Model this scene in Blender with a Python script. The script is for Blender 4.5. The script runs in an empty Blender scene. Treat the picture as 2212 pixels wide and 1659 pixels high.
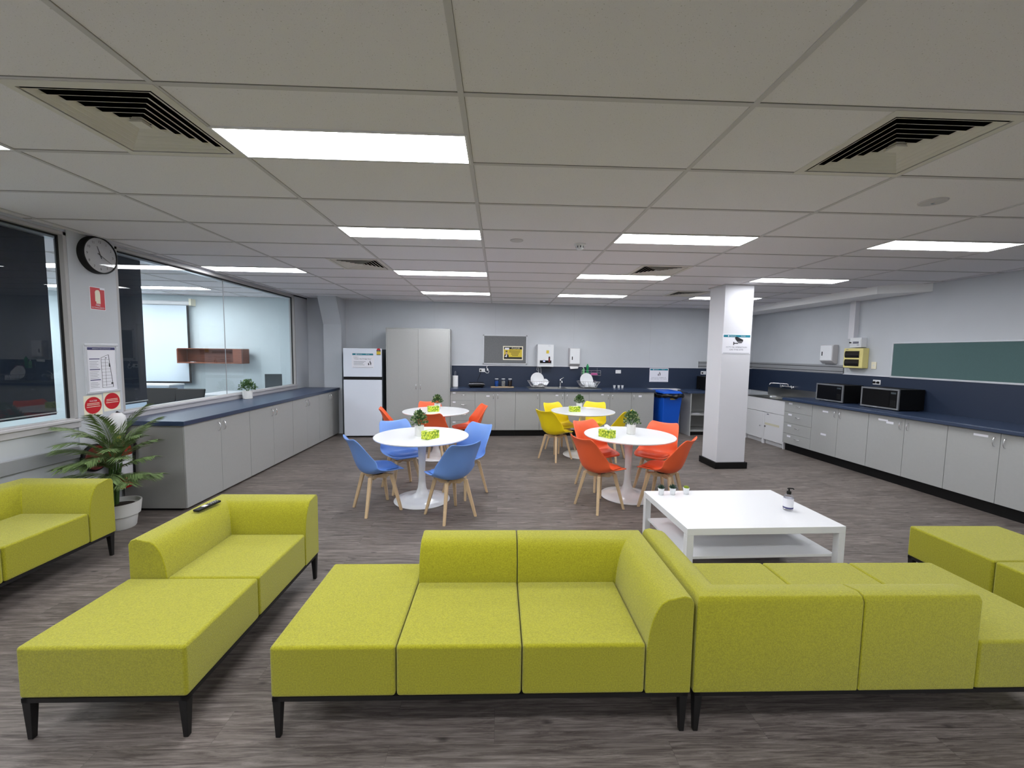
import bpy, math, random
from mathutils import Vector, Matrix
random.seed(7)
PI=math.pi
sc=bpy.context.scene
C=sc.collection
# ---------------------------------------------------------------- camera
F_PX=878.654; YAW=0.032925; PITCH=0.0763836; ROLL=0.0145829; CAMZ=1.67
fw=Vector((math.sin(YAW)*math.cos(PITCH),math.cos(YAW)*math.cos(PITCH),-math.sin(PITCH)))
rt=Vector((math.cos(YAW),-math.sin(YAW),0)); up=rt.cross(fw)
rt2=rt*math.cos(ROLL)+up*math.sin(ROLL); up2=-rt*math.sin(ROLL)+up*math.cos(ROLL)
cam=bpy.data.objects.new('camera',bpy.data.cameras.new('camera')); C.objects.link(cam)
m=Matrix((rt2,up2,-fw)).transposed().to_4x4(); m.translation=Vector((0,0,CAMZ)); cam.matrix_world=m
cam.data.sensor_fit='HORIZONTAL'; cam.data.sensor_width=36; cam.data.lens=F_PX*36/2212
cam.data.clip_start=.05
sc.camera=cam
# ---------------------------------------------------------------- world, exposure
w=bpy.data.worlds.new('world'); sc.world=w; w.use_nodes=True
w.node_tree.nodes['Background'].inputs[0].default_value=(.02,.02,.022,1)
sc.view_settings.view_transform='Standard'; sc.view_settings.look='None'
sc.view_settings.gamma=1; sc.view_settings.use_curve_mapping=False
sc.view_settings.exposure=1.66
LIGHT=7.5
# ---------------------------------------------------------------- frames
AL=math.atan(.0615); CA,SA=math.cos(AL),math.sin(AL)
def K(x,y,z=0): return (x*CA-y*SA, 8.62+x*SA+y*CA, z)
# ---------------------------------------------------------------- materials
def lin(c):
    r=[]
    for v in c:
        v/=255.; r.append(v/12.92 if v<=.04045 else ((v+.055)/1.055)**2.4)
    return (*r,1)
def mat(name,rgb,rough=.5,metal=0,spec=.5,noise=0,nscale=40,bump=0,bscale=200,emit=0,stretch=None,coat=0,trans=0,alpha=1,sheen=0):
    M=bpy.data.materials.new(name); M.use_nodes=True; nt=M.node_tree; b=nt.nodes['Principled BSDF']
    c=lin(rgb); b.inputs['Base Color'].default_value=c; b.inputs['Roughness'].default_value=rough
    b.inputs['Metallic'].default_value=metal; b.inputs['Specular IOR Level'].default_value=spec
    if coat: b.inputs['Coat Weight'].default_value=coat
    if trans: b.inputs['Transmission Weight'].default_value=trans
    if sheen: b.inputs['Sheen Weight'].default_value=sheen
    if emit: b.inputs['Emission Color'].default_value=c; b.inputs['Emission Strength'].default_value=emit
    if noise or bump:
        tc=nt.nodes.new('ShaderNodeTexCoord'); mp=nt.nodes.new('ShaderNodeMapping'); nt.links.new(tc.outputs['Object'],mp.inputs[0])
        if stretch: mp.inputs['Scale'].default_value=stretch
    if noise:
        n=nt.nodes.new('ShaderNodeTexNoise'); n.inputs['Scale'].default_value=nscale; n.inputs['Detail'].default_value=6
        nt.links.new(mp.outputs[0],n.inputs['Vector'])
        r=nt.nodes.new('ShaderNodeValToRGB'); r.color_ramp.elements[0].position=.3; r.color_ramp.elements[1].position=.7
        r.color_ramp.elements[0].color=tuple(max(0,v*(1-noise)) for v in c[:3])+(1,)
        r.color_ramp.elements[1].color=tuple(min(1,v*(1+noise)) for v in c[:3])+(1,)
        nt.links.new(n.outputs['Fac'],r.inputs[0]); nt.links.new(r.outputs[0],b.inputs['Base Color'])
    if bump:
        n2=nt.nodes.new('ShaderNodeTexNoise'); n2.inputs['Scale'].default_value=bscale; n2.inputs['Detail'].default_value=4
        nt.links.new(mp.outputs[0],n2.inputs['Vector'])
        bp=nt.nodes.new('ShaderNodeBump'); bp.inputs['Strength'].default_value=bump; bp.inputs['Distance'].default_value=.01
        nt.links.new(n2.outputs['Fac'],bp.inputs['Height']); nt.links.new(bp.outputs[0],b.inputs['Normal'])
    return M
M={}
M['wall']=mat('wall_paint',(194,198,204),.75,noise=.02,nscale=3,bump=.03,bscale=300)
M['wall_cool']=mat('wall_paint_pale_blue',(212,224,228),.75,noise=.02,nscale=3)
M['bright_paint']=mat('bulkhead_paint',(240,240,241),.6)
M['white_paint']=mat('white_paint',(214,214,220),.6)
M['frame_grey']=mat('window_frame_grey',(172,170,170),.5)
M['sill_grey']=mat('sill_grey',(190,188,192),.5)
M['joint']=mat('wall_panel_joint',(176,178,184),.7)
M['duct']=mat('duct_grey',(150,152,156),.5)
M['cab']=mat('cabinet_laminate',(166,167,166),.42,noise=.015,nscale=30)
M['cab_side']=mat('cabinet_side_laminate',(152,152,150),.5)
M['white_cab']=mat('white_cabinet',(216,216,219),.45)
M['navy']=mat('navy_laminate',(48,62,88),.32,noise=.12,nscale=120,spec=.6)
M['navy_wall']=mat('navy_splashback_laminate',(34,46,68),.45,noise=.05,nscale=80)
M['black']=mat('black_matt',(9,9,10),.55,spec=.3)
M['mw_frame']=mat('brushed_grey_trim',(128,130,134),.4,metal=.3)
M['black_gloss']=mat('black_gloss',(6,6,7),.3,spec=.3)
M['black_metal']=mat('black_powdercoat',(12,12,13),.5)
M['rubber']=mat('dark_rubber',(20,20,20),.8)
M['steel']=mat('brushed_steel',(190,190,188),.28,metal=1)
M['chrome']=mat('chrome',(232,232,235),.22,metal=.9)
M['alu']=mat('aluminium',(205,208,214),.35,metal=.2)
M['white']=mat('white_gloss_plastic',(228,230,234),.3)
M['white_matt']=mat('white_matt',(222,222,224),.6)
M['table_white']=mat('white_lacquer',(236,237,240),.22,coat=.2)
M['fridge']=mat('fridge_enamel',(222,228,240),.3)
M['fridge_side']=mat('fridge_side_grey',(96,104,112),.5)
M['sofa']=mat('lime_wool_fabric',(164,161,30),.9,noise=.2,nscale=170,bump=.5,bscale=420,sheen=.25,spec=.2)
M['piping']=mat('lime_seam',(150,146,16),.9)
M['blue_shell']=mat('blue_plastic',(112,152,222),.42); M['blue_pad']=mat('blue_leatherette',(86,130,208),.45)
M['or_shell']=mat('orange_plastic',(240,100,54),.42); M['or_pad']=mat('orange_leatherette',(228,84,40),.45)
M['ye_shell']=mat('yellow_plastic',(242,216,10),.42); M['ye_pad']=mat('yellow_leatherette',(228,196,6),.45)
M['beech']=mat('beech_wood',(208,180,144),.5,noise=.10,nscale=10,stretch=(20,20,1.2))
M['walnut']=mat('walnut_veneer',(128,74,52),.45,noise=.22,nscale=7,stretch=(1.2,6,14))
M['bin_blue']=mat('bin_blue_plastic',(10,84,196),.35)
M['bag_black']=mat('black_bin_liner',(10,10,11),.25,bump=1,bscale=30)
M['felt']=mat('grey_felt',(112,114,116),.95,noise=.12,nscale=60)
M['green_felt']=mat('green_board_cloth',(78,104,104),.9,noise=.06,nscale=200)
M['screen']=mat('projector_screen_fabric',(206,218,228),.7)
M['dark_blind']=mat('dark_blind_fabric',(34,44,60),.8,noise=.12,nscale=12,stretch=(1,30,.4))
M['leaf']=mat('small_leaf_green',(62,96,48),.5,noise=.35,nscale=30)
M['leaf_dark']=mat('succulent_dark_green',(38,62,48),.5,noise=.2,nscale=40)
M['leaf_lime']=mat('succulent_lime_green',(132,150,30),.5,noise=.2,nscale=60)
M['leaf_tip']=mat('pale_leaf',(150,164,110),.5)
M['palm']=mat('palm_leaf',(110,132,82),.5,noise=.25,nscale=20)
M['stem']=mat('palm_stem',(60,92,38),.55)
M['soil']=mat('soil',(50,40,32),.95)
M['pot']=mat('white_textured_ceramic',(226,226,224),.55,bump=.6,bscale=60)
M['pot_plain']=mat('white_planter_plastic',(208,208,206),.45)
M['paper']=mat('white_paper',(232,232,240),.6)
M['tissue']=mat('white_tissue',(244,244,246),.9)
M['teal']=mat('teal_print',(22,122,142),.5)
M['ink']=mat('black_ink',(24,24,28),.6)
M['ink_grey']=mat('grey_ink',(110,112,124),.6)
M['red_ink']=mat('red_sign_print',(196,18,34),.45)
M['yellow_ink']=mat('yellow_poster_print',(214,190,60),.5)
M['cream']=mat('cream_print',(236,230,208),.5)
M['navy_ink']=mat('navy_print',(52,54,104),.5)
M['skin']=mat('printed_skin_tone',(190,160,140),.6)
M['cream_box']=mat('yellowed_plastic',(226,214,140),.45)
M['smoke']=mat('smoked_plastic',(34,30,24),.15)
M['red']=mat('red_enamel',(178,24,26),.3)
M['dark_red']=mat('dark_red_enamel',(110,30,28),.4)
M['yellow']=mat('yellow_plastic_tag',(236,200,30),.5)
M['green']=mat('green_detergent_bottle',(20,140,80),.3)
M['green_light']=mat('clear_green_bottle',(120,190,130),.25)
M['pink']=mat('pink_cloth',(200,96,156),.9)
M['sage']=mat('louvre_cream',(216,213,206),.6)
M['plenum']=mat('dark_plenum',(8,7,7),.9)
M['tbar']=mat('ceiling_tbar',(200,198,200),.6)
M['tbar_line']=mat('ceiling_tbar_gap',(120,118,108),.8)
M['coffee']=mat('dark_coffee',(52,28,20),.5,noise=.3,nscale=200)
M['sugar']=mat('wrapped_sachets',(190,186,184),.6,noise=.45,nscale=60)
M['blue_sachet']=mat('blue_sachets',(44,110,206),.5,noise=.3,nscale=60)
M['screen_dark']=mat('monitor_glass',(70,78,82),.2)
M['charcoal']=mat('charcoal_fabric',(24,25,27),.7)
M['sideboard']=mat('pale_blue_laminate',(170,188,208),.5)
M['green_note']=mat('lime_note_paper',(212,228,80),.6)
M['lcd']=mat('lit_display',(150,170,255),.4,emit=1.5)
M['pale_seal']=mat('beige_tape',(206,202,178),.6)
def glass_mat(name,tint,refl=1.0):
    m=bpy.data.materials.new(name); m.use_nodes=True; nt=m.node_tree; nt.nodes.clear()
    o=nt.nodes.new('ShaderNodeOutputMaterial'); mx=nt.nodes.new('ShaderNodeMixShader')
    t=nt.nodes.new('ShaderNodeBsdfTransparent'); t.inputs[0].default_value=(*tint,1)
    g=nt.nodes.new('ShaderNodeBsdfGlossy'); g.inputs['Roughness'].default_value=.0
    f=nt.nodes.new('ShaderNodeFresnel'); f.inputs[0].default_value=1.5
    mu=nt.nodes.new('ShaderNodeMath'); mu.operation='MULTIPLY'; mu.inputs[1].default_value=refl; mu.use_clamp=True
    nt.links.new(f.outputs[0],mu.inputs[0]); nt.links.new(mu.outputs[0],mx.inputs[0])
    nt.links.new(t.outputs[0],mx.inputs[1]); nt.links.new(g.outputs[0],mx.inputs[2]); nt.links.new(mx.outputs[0],o.inputs[0])
    return m
M['glass']=glass_mat('window_glass',(.88,.95,.97),1.3)
M['clock_glass']=glass_mat('clock_glass',(.99,.99,.99),.8)
M['jar_glass']=glass_mat('jar_glass',(.93,.95,.96))
M['bottle_glass']=glass_mat('clear_bottle',(.99,.99,1.0),.5)
def floor_mat():
    m=bpy.data.materials.new('grey_vinyl_planks'); m.use_nodes=True; nt=m.node_tree; b=nt.nodes['Principled BSDF']; L=nt.links.new; N=nt.nodes.new
    tc=N('ShaderNodeTexCoord')
    br=N('ShaderNodeTexBrick'); br.inputs['Scale'].default_value=1; br.inputs['Brick Width'].default_value=1.2; br.inputs['Row Height'].default_value=.18
    br.inputs['Mortar Size'].default_value=.0007; br.inputs['Mortar Smooth'].default_value=0; br.offset=.37
    br.inputs['Color1'].default_value=(0,0,0,1); br.inputs['Color2'].default_value=(1,1,1,1); br.inputs['Mortar'].default_value=(.5,.5,.5,1)
    L(tc.outputs['Object'],br.inputs['Vector'])
    # per-plank offset of the grain
    sep=N('ShaderNodeVectorMath'); sep.operation='MULTIPLY_ADD'; sep.inputs[1].default_value=(13,7,5)
    L(br.outputs['Color'],sep.inputs[0]); L(tc.outputs['Object'],sep.inputs[2])
    mp=N('ShaderNodeMapping'); mp.inputs['Scale'].default_value=(2.2,30,1); L(sep.outputs[0],mp.inputs[0])
    n=N('ShaderNodeTexNoise'); n.inputs['Scale'].default_value=1.6; n.inputs['Detail'].default_value=10; n.inputs['Roughness'].default_value=.74; n.inputs['Distortion'].default_value=.9; L(mp.outputs[0],n.inputs['Vector'])
    mp2=N('ShaderNodeMapping'); mp2.inputs['Scale'].default_value=(3,90,1); L(sep.outputs[0],mp2.inputs[0])
    n2=N('ShaderNodeTexNoise'); n2.inputs['Scale'].default_value=2; n2.inputs['Detail'].default_value=5; L(mp2.outputs[0],n2.inputs['Vector'])
    mp3=N('ShaderNodeMapping'); mp3.inputs['Scale'].default_value=(1.0,2.3,1); L(sep.outputs[0],mp3.inputs[0])
    vo=N('ShaderNodeTexVoronoi'); vo.voronoi_dimensions='2D'; vo.inputs['Scale'].default_value=1.3; L(mp3.outputs[0],vo.inputs['Vector'])
    kn=N('ShaderNodeMapRange'); kn.inputs['From Min'].default_value=.01; kn.inputs['From Max'].default_value=.045; kn.inputs['To Min'].default_value=.4; kn.inputs['To Max'].default_value=1; L(vo.outputs['Distance'],kn.inputs[0])
    a=N('ShaderNodeMath'); a.operation='MULTIPLY_ADD'; a.inputs[1].default_value=.35; L(n2.outputs['Fac'],a.inputs[0]); L(n.outputs['Fac'],a.inputs[2])
    r=N('ShaderNodeValToRGB'); e=r.color_ramp.elements
    e[0].position=.42; e[0].color=lin((56,50,47)); e[1].position=.92; e[1].color=lin((148,140,135))
    x=e.new(.6); x.color=lin((90,82,78)); x=e.new(.74); x.color=lin((118,110,105)); L(a.outputs[0],r.inputs[0])
    mul=N('ShaderNodeMixRGB'); mul.blend_type='MULTIPLY'; mul.inputs[0].default_value=1; L(r.outputs[0],mul.inputs[1])
    tone=N('ShaderNodeMapRange'); tone.inputs['To Min'].default_value=.86; tone.inputs['To Max'].default_value=1.12; L(br.outputs['Color'],tone.inputs[0])
    tk=N('ShaderNodeMath'); tk.operation='MULTIPLY'; L(tone.outputs[0],tk.inputs[0]); L(kn.outputs[0],tk.inputs[1]); L(tk.outputs[0],mul.inputs[2])
    mo=N('ShaderNodeMixRGB'); mo.inputs[2].default_value=lin((84,79,74)); L(br.outputs['Fac'],mo.inputs[0]); L(mul.outputs[0],mo.inputs[1])
    L(mo.outputs[0],b.inputs['Base Color']); b.inputs['Roughness'].default_value=.5; b.inputs['Specular IOR Level'].default_value=.35
    bp=N('ShaderNodeBump'); bp.inputs['Strength'].default_value=.12; bp.inputs['Distance'].default_value=.004; L(a.outputs[0],bp.inputs['Height']); L(bp.outputs[0],b.inputs['Normal'])
    return m
M['floor']=floor_mat()
def ceil_mat():
    m=bpy.data.materials.new('mineral_fibre_tile'); m.use_nodes=True; nt=m.node_tree; b=nt.nodes['Principled BSDF']; L=nt.links.new; N=nt.nodes.new
    tc=N('ShaderNodeTexCoord'); n=N('ShaderNodeTexNoise'); n.inputs['Scale'].default_value=170; n.inputs['Detail'].default_value=3; L(tc.outputs['Object'],n.inputs['Vector'])
    r=N('ShaderNodeValToRGB'); e=r.color_ramp.elements; e[0].position=.26; e[0].color=lin((166,163,158)); e[1].position=.36; e[1].color=lin((231,229,233)); L(n.outputs['Fac'],r.inputs[0])
    L(r.outputs[0],b.inputs['Base Color']); b.inputs['Roughness'].default_value=.9
    n2=N('ShaderNodeTexNoise'); n2.inputs['Scale'].default_value=260; L(tc.outputs['Object'],n2.inputs['Vector'])
    bp=N('ShaderNodeBump'); bp.inputs['Strength'].default_value=.35; bp.inputs['Distance'].default_value=.002; L(n2.outputs['Fac'],bp.inputs['Height']); L(bp.outputs[0],b.inputs['Normal'])
    return m
M['ceil']=ceil_mat()
def lamp_mat(LIGHT=LIGHT):
    m=bpy.data.materials.new('lit_led_panel'); m.use_nodes=True; nt=m.node_tree; b=nt.nodes['Principled BSDF']
    b.inputs['Emission Color'].default_value=(.95,.97,1,1); b.inputs['Emission Strength'].default_value=LIGHT
    return m
M['lamp']=lamp_mat(); M['lamp_bright']=lamp_mat(LIGHT*1.25)
def tissue_box_mat():
    m=bpy.data.materials.new('lime_patterned_card'); m.use_nodes=True; nt=m.node_tree; b=nt.nodes['Principled BSDF']; L=nt.links.new; N=nt.nodes.new
    tc=N('ShaderNodeTexCoord'); v=N('ShaderNodeTexVoronoi'); v.inputs['Scale'].default_value=42; L(tc.outputs['Object'],v.inputs['Vector'])
    r=N('ShaderNodeValToRGB'); e=r.color_ramp.elements; e[0].position=.1; e[0].color=lin((236,238,130)); e[1].position=.75; e[1].color=lin((96,138,40)); x=e.new(.4); x.color=lin((196,212,30))
    L(v.outputs['Distance'],r.inputs[0]); L(r.outputs[0],b.inputs['Base Color']); b.inputs['Roughness'].default_value=.4
    return m
M['tissue_box']=tissue_box_mat()
# ---------------------------------------------------------------- mesh helpers
class MB:
    def __init__(s): s.v=[]; s.f=[]
    def add(s,vs,fs,T=None):
        o=len(s.v)
        for p in vs:
            p=Vector(p)
            if T is not None: p=T@p
            s.v.append(tuple(p))
        s.f+= [tuple(i+o for i in f) for f in fs]; return s
    def box(s,x0,x1,y0,y1,z0,z1,T=None):
        return s.add([(x0,y0,z0),(x1,y0,z0),(x1,y1,z0),(x0,y1,z0),(x0,y0,z1),(x1,y0,z1),(x1,y1,z1),(x0,y1,z1)],
            [(0,3,2,1),(4,5,6,7),(0,1,5,4),(1,2,6,5),(2,3,7,6),(3,0,4,7)],T)
    def hexa(s,b,t,T=None):   # b,t : 4 points each (ccw from above)
        return s.add(list(b)+list(t),[(0,3,2,1),(4,5,6,7),(0,1,5,4),(1,2,6,5),(2,3,7,6),(3,0,4,7)],T)
    def prism(s,pts,h0,h1,axis='z',T=None):
        n=len(pts)
        def P(p,h):
            return {'z':(p[0],p[1],h),'y':(p[0],h,p[1]),'x':(h,p[0],p[1])}[axis]
        vs=[P(p,h0) for p in pts]+[P(p,h1) for p in pts]
        fs=[tuple(range(n-1,-1,-1)),tuple(range(n,2*n))]+[(i,(i+1)%n,(i+1)%n+n,i+n) for i in range(n)]
        return s.add(vs,fs,T)
    def lathe(s,prof,n=24,T=None,cap=True):
        vs=[];fs=[]
        for r,z in prof:
            for i in range(n): a=2*PI*i/n; vs.append((r*math.cos(a),r*math.sin(a),z))
        for j in range(len(prof)-1):
            for i in range(n): a=j*n+i;b=j*n+(i+1)%n; fs.append((a,b,b+n,a+n))
        if cap: fs.append(tuple(range(n-1,-1,-1))); fs.append(tuple(range((len(prof)-1)*n,len(prof)*n)))
        return s.add(vs,fs,T)
    def cyl(s,p0,p1,r0,r1=None,n=12):
        r1=r0 if r1 is None else r1
        return s.tube([p0,p1],[r0,r1],n)
    def tube(s,pts,r,n=8,closed=False):
        pts=[Vector(p) for p in pts]; k=len(pts)
        rs=r if isinstance(r,(list,tuple)) else [r]*k
        vs=[];fs=[]; ref=None
        for i,p in enumerate(pts):
            a=pts[i-1] if (i>0 or closed) else p; b=pts[(i+1)%k] if (i<k-1 or closed) else p
            d=(b-a).normalized()
            if ref is None: ref=Vector((0,0,1)) if abs(d.z)<.9 else Vector((1,0,0))
            u=(ref-d*ref.dot(d)).normalized(); w=d.cross(u); ref=u
            for j in range(n): t=2*PI*j/n; vs.append(tuple(p+(u*math.cos(t)+w*math.sin(t))*rs[i]))
        for i in range(k if closed else k-1):
            i2=(i+1)%k
            for j in range(n): fs.append((i*n+j,i*n+(j+1)%n,i2*n+(j+1)%n,i2*n+j))
        if not closed: fs.append(tuple(range(n-1,-1,-1))); fs.append(tuple(range((k-1)*n,k*n)))
        return s.add(vs,fs)
    def obj(s,name,m,parent=None,smooth=False,bevel=0,seg=2,loc=None,rz=0,angle=40):
        me=bpy.data.meshes.new(name); me.from_pydata(s.v,[],s.f); me.update()
        o=bpy.data.objects.new(name,me); C.objects.link(o)
        me.materials.append(M[m] if isinstance(m,str) else m)
        if smooth or bevel:
            for p in me.polygons: p.use_smooth=True
            if not bevel: me.set_sharp_from_angle(angle=math.radians(angle))
        if bevel:
            b=o.modifiers.new('bevel','BEVEL'); b.width=bevel; b.segments=seg; b.limit_method='ANGLE'; b.angle_limit=math.radians(35); b.harden_normals=True
        if parent: o.parent=parent
        if loc: o.location=loc
        o.rotation_euler.z=rz
        return o
def box(name,m,x0,x1,y0,y1,z0,z1,parent=None,bevel=0,seg=2,**k): return MB().box(x0,x1,y0,y1,z0,z1).obj(name,m,parent,bevel=bevel,seg=seg,**k)
def tag(o,label,cat,group=None):
    o['label']=label; o['category']=cat
    if group: o['group']=group
    return o
def thing(name,label,cat,loc=(0,0,0),rz=0,group=None):
    o=bpy.data.objects.new(name,None); C.objects.link(o); o.location=loc; o.rotation_euler.z=rz; o.empty_display_size=.05
    return tag(o,label,cat,group)
def struct(o): o['kind']='structure'; return o
def dup(root,loc,rz,label,group=None):
    kids={}
    for c in bpy.data.objects:
        if c.parent: kids.setdefault(c.parent,[]).append(c)
    def cp(o,par):
        c=o.copy(); C.objects.link(c); c.parent=par
        for k in kids.get(o,[]): cp(k,c)
        return c
    r=cp(root,None); r.location=loc; r.rotation_euler.z=rz; r['label']=label
    if group: r['group']=group
    return r
_tc={}
def text(body,h,m,parent,x,z,y=-.004,name='lettering',align='CENTER',wmax=None,rot=0):
    """flat lettering in the local x-z plane, facing -y; h = cap height"""
    cu=bpy.data.curves.new('t','FONT'); cu.body=body; cu.size=h/.7; cu.align_x=align; cu.resolution_u=3
    ob=bpy.data.objects.new('t',cu); C.objects.link(ob)
    me0=bpy.data.meshes.new_from_object(ob.evaluated_get(bpy.context.evaluated_depsgraph_get()))
    bpy.data.objects.remove(ob); bpy.data.curves.remove(cu)
    vs=[v.co.copy() for v in me0.vertices]; fs=[tuple(p.vertices) for p in me0.polygons]; bpy.data.meshes.remove(me0)
    if not vs: return None
    s=1
    if wmax:
        wd=max(v.x for v in vs)-min(v.x for v in vs)
        if wd>0: s=wmax/wd
    b=MB(); cr,sr=math.cos(rot),math.sin(rot)
    b.add([(x+(v.x*s)*cr-(v.y)*sr,y,z+(v.x*s)*sr+v.y*cr) for v in vs],fs)
    return b.obj(name,m,parent)
def panel(name,m,parent,x0,x1,z0,z1,y0=-.002,t=.001): return box(name,m,x0,x1,y0-t,y0,z0,z1,parent)
def disc(b,cx,cz,r,y0,y1,n=32,sx=1):
    return b.prism([(cx+sx*r*math.cos(2*PI*i/n),cz+r*math.sin(2*PI*i/n)) for i in range(n)],y0,y1,'y')
# ================================================================= STRUCTURE
ZC=2.70; X0G=-.165; Y0G=2.317
XR0,XR1=-8.4,6.7; YR0,YR1=-3.6,9.3
struct(box('floor','floor',XR0,XR1,YR0,YR1,-.05,0))
VENTS=[(-1.965,1.717),(1.635,1.717),(-1.965,4.717),(1.635,4.717),(2.835,6.517)]
b=MB(); i0=-14; 
for i in range(-14,12):
    for j in range(-10,12):
        x=X0G+.6*i; y=Y0G+.6*j
        if any(abs(x-vx)<.05 and abs(y-vy)<.05 for vx,vy in VENTS): continue
        b.box(x,x+.6,y,y+.6,ZC,ZC+.02)
ceil=struct(b.obj('ceiling','ceil'))
b=MB(); g=MB()
for i in range(-7,6):
    x=X0G+1.2*i; b.box(x-.012,x+.012,YR0,YR1,ZC-.004,ZC); g.box(x+.012,x+.0135,YR0,YR1,ZC-.001,ZC)
for j in range(-9,12):
    y=Y0G+.6*j; b.box(XR0,XR1,y-.012,y+.012,ZC-.0035,ZC); g.box(XR0,XR1,y-.0145,y-.012,ZC-.0015,ZC)
b.obj('suspension_grid','tbar',ceil); g.obj('grid_gap','tbar_line',ceil)
# back wall (skewed against the ceiling grid like the real room)
def kobj(o): o.location=K(0,0); o.rotation_euler.z=AL; return o
o=struct(kobj(box('wall_back','wall',-4.0,5.9,0,.12,0,ZC+.1)))
struct(kobj(box('wall_meeting_room','wall_cool',-9,-4.0,0,.12,0,ZC+.1)))
b=MB()
for x in (-2.6,-1.35,-.08,1.6,3.3): b.box(x-.0015,x+.0015,-.0008,0,1.41,ZC)
b.obj('panel_joint','joint',o)
kobj(struct(box('wall_right','wall',5.70,5.85,-12.6,.1,0,ZC+.1)))
struct(box('wall_front','wall',XR0,XR1,YR0,YR0+.1,0,ZC))
struct(box('wall_far_left','wall_cool',XR0,XR0+.1,YR0,YR1,0,ZC))
# left wall with two glazed openings
XL=-3.86
b=MB(); b.box(XL-.1,XL,YR0,8.45,0,.95); b.box(XL-.1,XL,3.82,4.27,.95,ZC); b.box(XL-.1,XL,7.86,8.45,.95,ZC); b.box(XL-.1,XL,YR0,8.45,2.675,ZC); b.box(XL-.1,XL,YR0,1.6,.95,2.7)
struct(b.obj('wall_left','wall'))
def window(n,y0,y1,mull,blind):
    b=MB(); f=.03
    b.box(XL-.07,XL+.012,y0,y0+f,.95,2.675); b.box(XL-.07,XL+.012,y1-f,y1,.95,2.675); b.box(XL-.07,XL+.012,y0,y1,2.645,2.675); b.box(XL-.07,XL+.012,y0,y1,.95,1.02)
    w=struct(b.obj('window_%d'%n,'frame_grey',bevel=.003,seg=1))
    b=MB(); b.box(XL-.045,XL-.03,y0+f,y0+f+.012,1.02,2.645); b.box(XL-.045,XL-.03,y1-f-.012,y1-f,1.02,2.645); b.box(XL-.045,XL-.03,y0+f,y1-f,2.633,2.645)
    b.obj('gasket','rubber',w)
    b=MB(); b.box(XL-.005,XL+.035,y0-.02,y1+.02,.985,1.012)
    b.box(XL-.005,XL+.018,y0-.02,y1+.02,.93,.985)
    b.obj('window_sill','sill_grey',w,bevel=.006)
    MB().add([(XL-.035,y0+f,1.02),(XL-.035,y1-f,1.02),(XL-.035,y1-f,2.645),(XL-.035,y0+f,2.645)],[(0,1,2,3)]).obj('glass_pane','glass',w)
    if mull:
        box('glass_joint','duct',XL-.04,XL-.032,mull-.003,mull+.003,1.02,2.645,w)
    box('blind_track','alu',XL-.14,XL-.05,y0+.02,y1-.02,2.615,2.65,w)
    return w
window(1,1.6,3.82,None,None)
window(2,4.27,7.86,5.94,None)
struct(box('trim_1','duct',XL,XL+.03,YR0,3.80,.655,.765,bevel=.004))
struct(box('trim_2','wall',XL,XL+.0125,3.82,4.27,.0,2.70))          # pier lining
# pilaster with raking haunch at the far left corner
b=MB(); b.box(-3.47,-3.12,8.2,8.7,0,ZC)
b.add([(-3.47,8.2,2.18),(-3.12,8.2,2.18),(-3.12,8.2,ZC),(-3.47,8.2,ZC),(-3.47,7.95,ZC),(-3.12,7.95,ZC)],[(0,1,5,4),(0,4,3),(1,2,5),(4,5,2,3)])
struct(b.obj('wall_pilaster','wall'))
# free-standing pillar
p=struct(kobj(box('wall_pillar','white_paint',3.065,3.505,-2.98,-2.60,.0,ZC,bevel=.004)))
box('baseboard','black',3.035,3.535,-3.01,-2.57,0,.095,p,bevel=.003)
box('head_trim','tbar',3.045,3.525,-3.0,-2.58,ZC-.012,ZC,p)
# bulkhead, conduit duct, slat boards, splashback
kobj(struct(MB().prism([(5.22,0),(5.22,-3.2),(5.70,-3.53),(5.70,0)],2.588,ZC,'z').obj('trim_3','bright_paint')))
kobj(struct(box('trim_4','white_paint',5.62,5.70,-2.49,-2.39,1.98,2.588,bevel=.003)))
def slats(n,x0,x1,y0,y1,ax):
    b=MB()
    for z0,z1 in ((1.40,1.428),(1.438,1.504),(1.514,1.545)): b.box(x0,x1,y0,y1,z0,z1)
    o=kobj(struct(b.obj('trim_%d'%n,'duct'))); b=MB()
    if ax=='x': b.box(x0,x1,y0+.008,y1,1.402,1.543)
    else: b.box(x0+.008,x1,y0,y1,1.402,1.543)
    b.obj('groove_shade_backing','charcoal',o); return o  # backing coloured dark to stand in for shade in the grooves
slats(5,4.43,5.68,-.02,0,'x'); slats(6,5.68,5.70,-2.285,0,'y')
b=MB(); b.box(-.985,5.70,-.012,0,.93,1.39); b.box(5.688,5.70,-11.5,0,.93,1.39)
sp=kobj(struct(b.obj('trim_7','navy_wall')))
b=MB(); b.box(-.985,5.70,-.016,0,1.39,1.402); b.box(5.684,5.70,-11.5,-2.285,1.39,1.402); b.obj('cap_strip','white_paint',sp)
kobj(struct(box('trim_8','white_paint',3.165,3.93,-.22,-.015,.0,.94)))      # pipe boxing behind the bin
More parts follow.
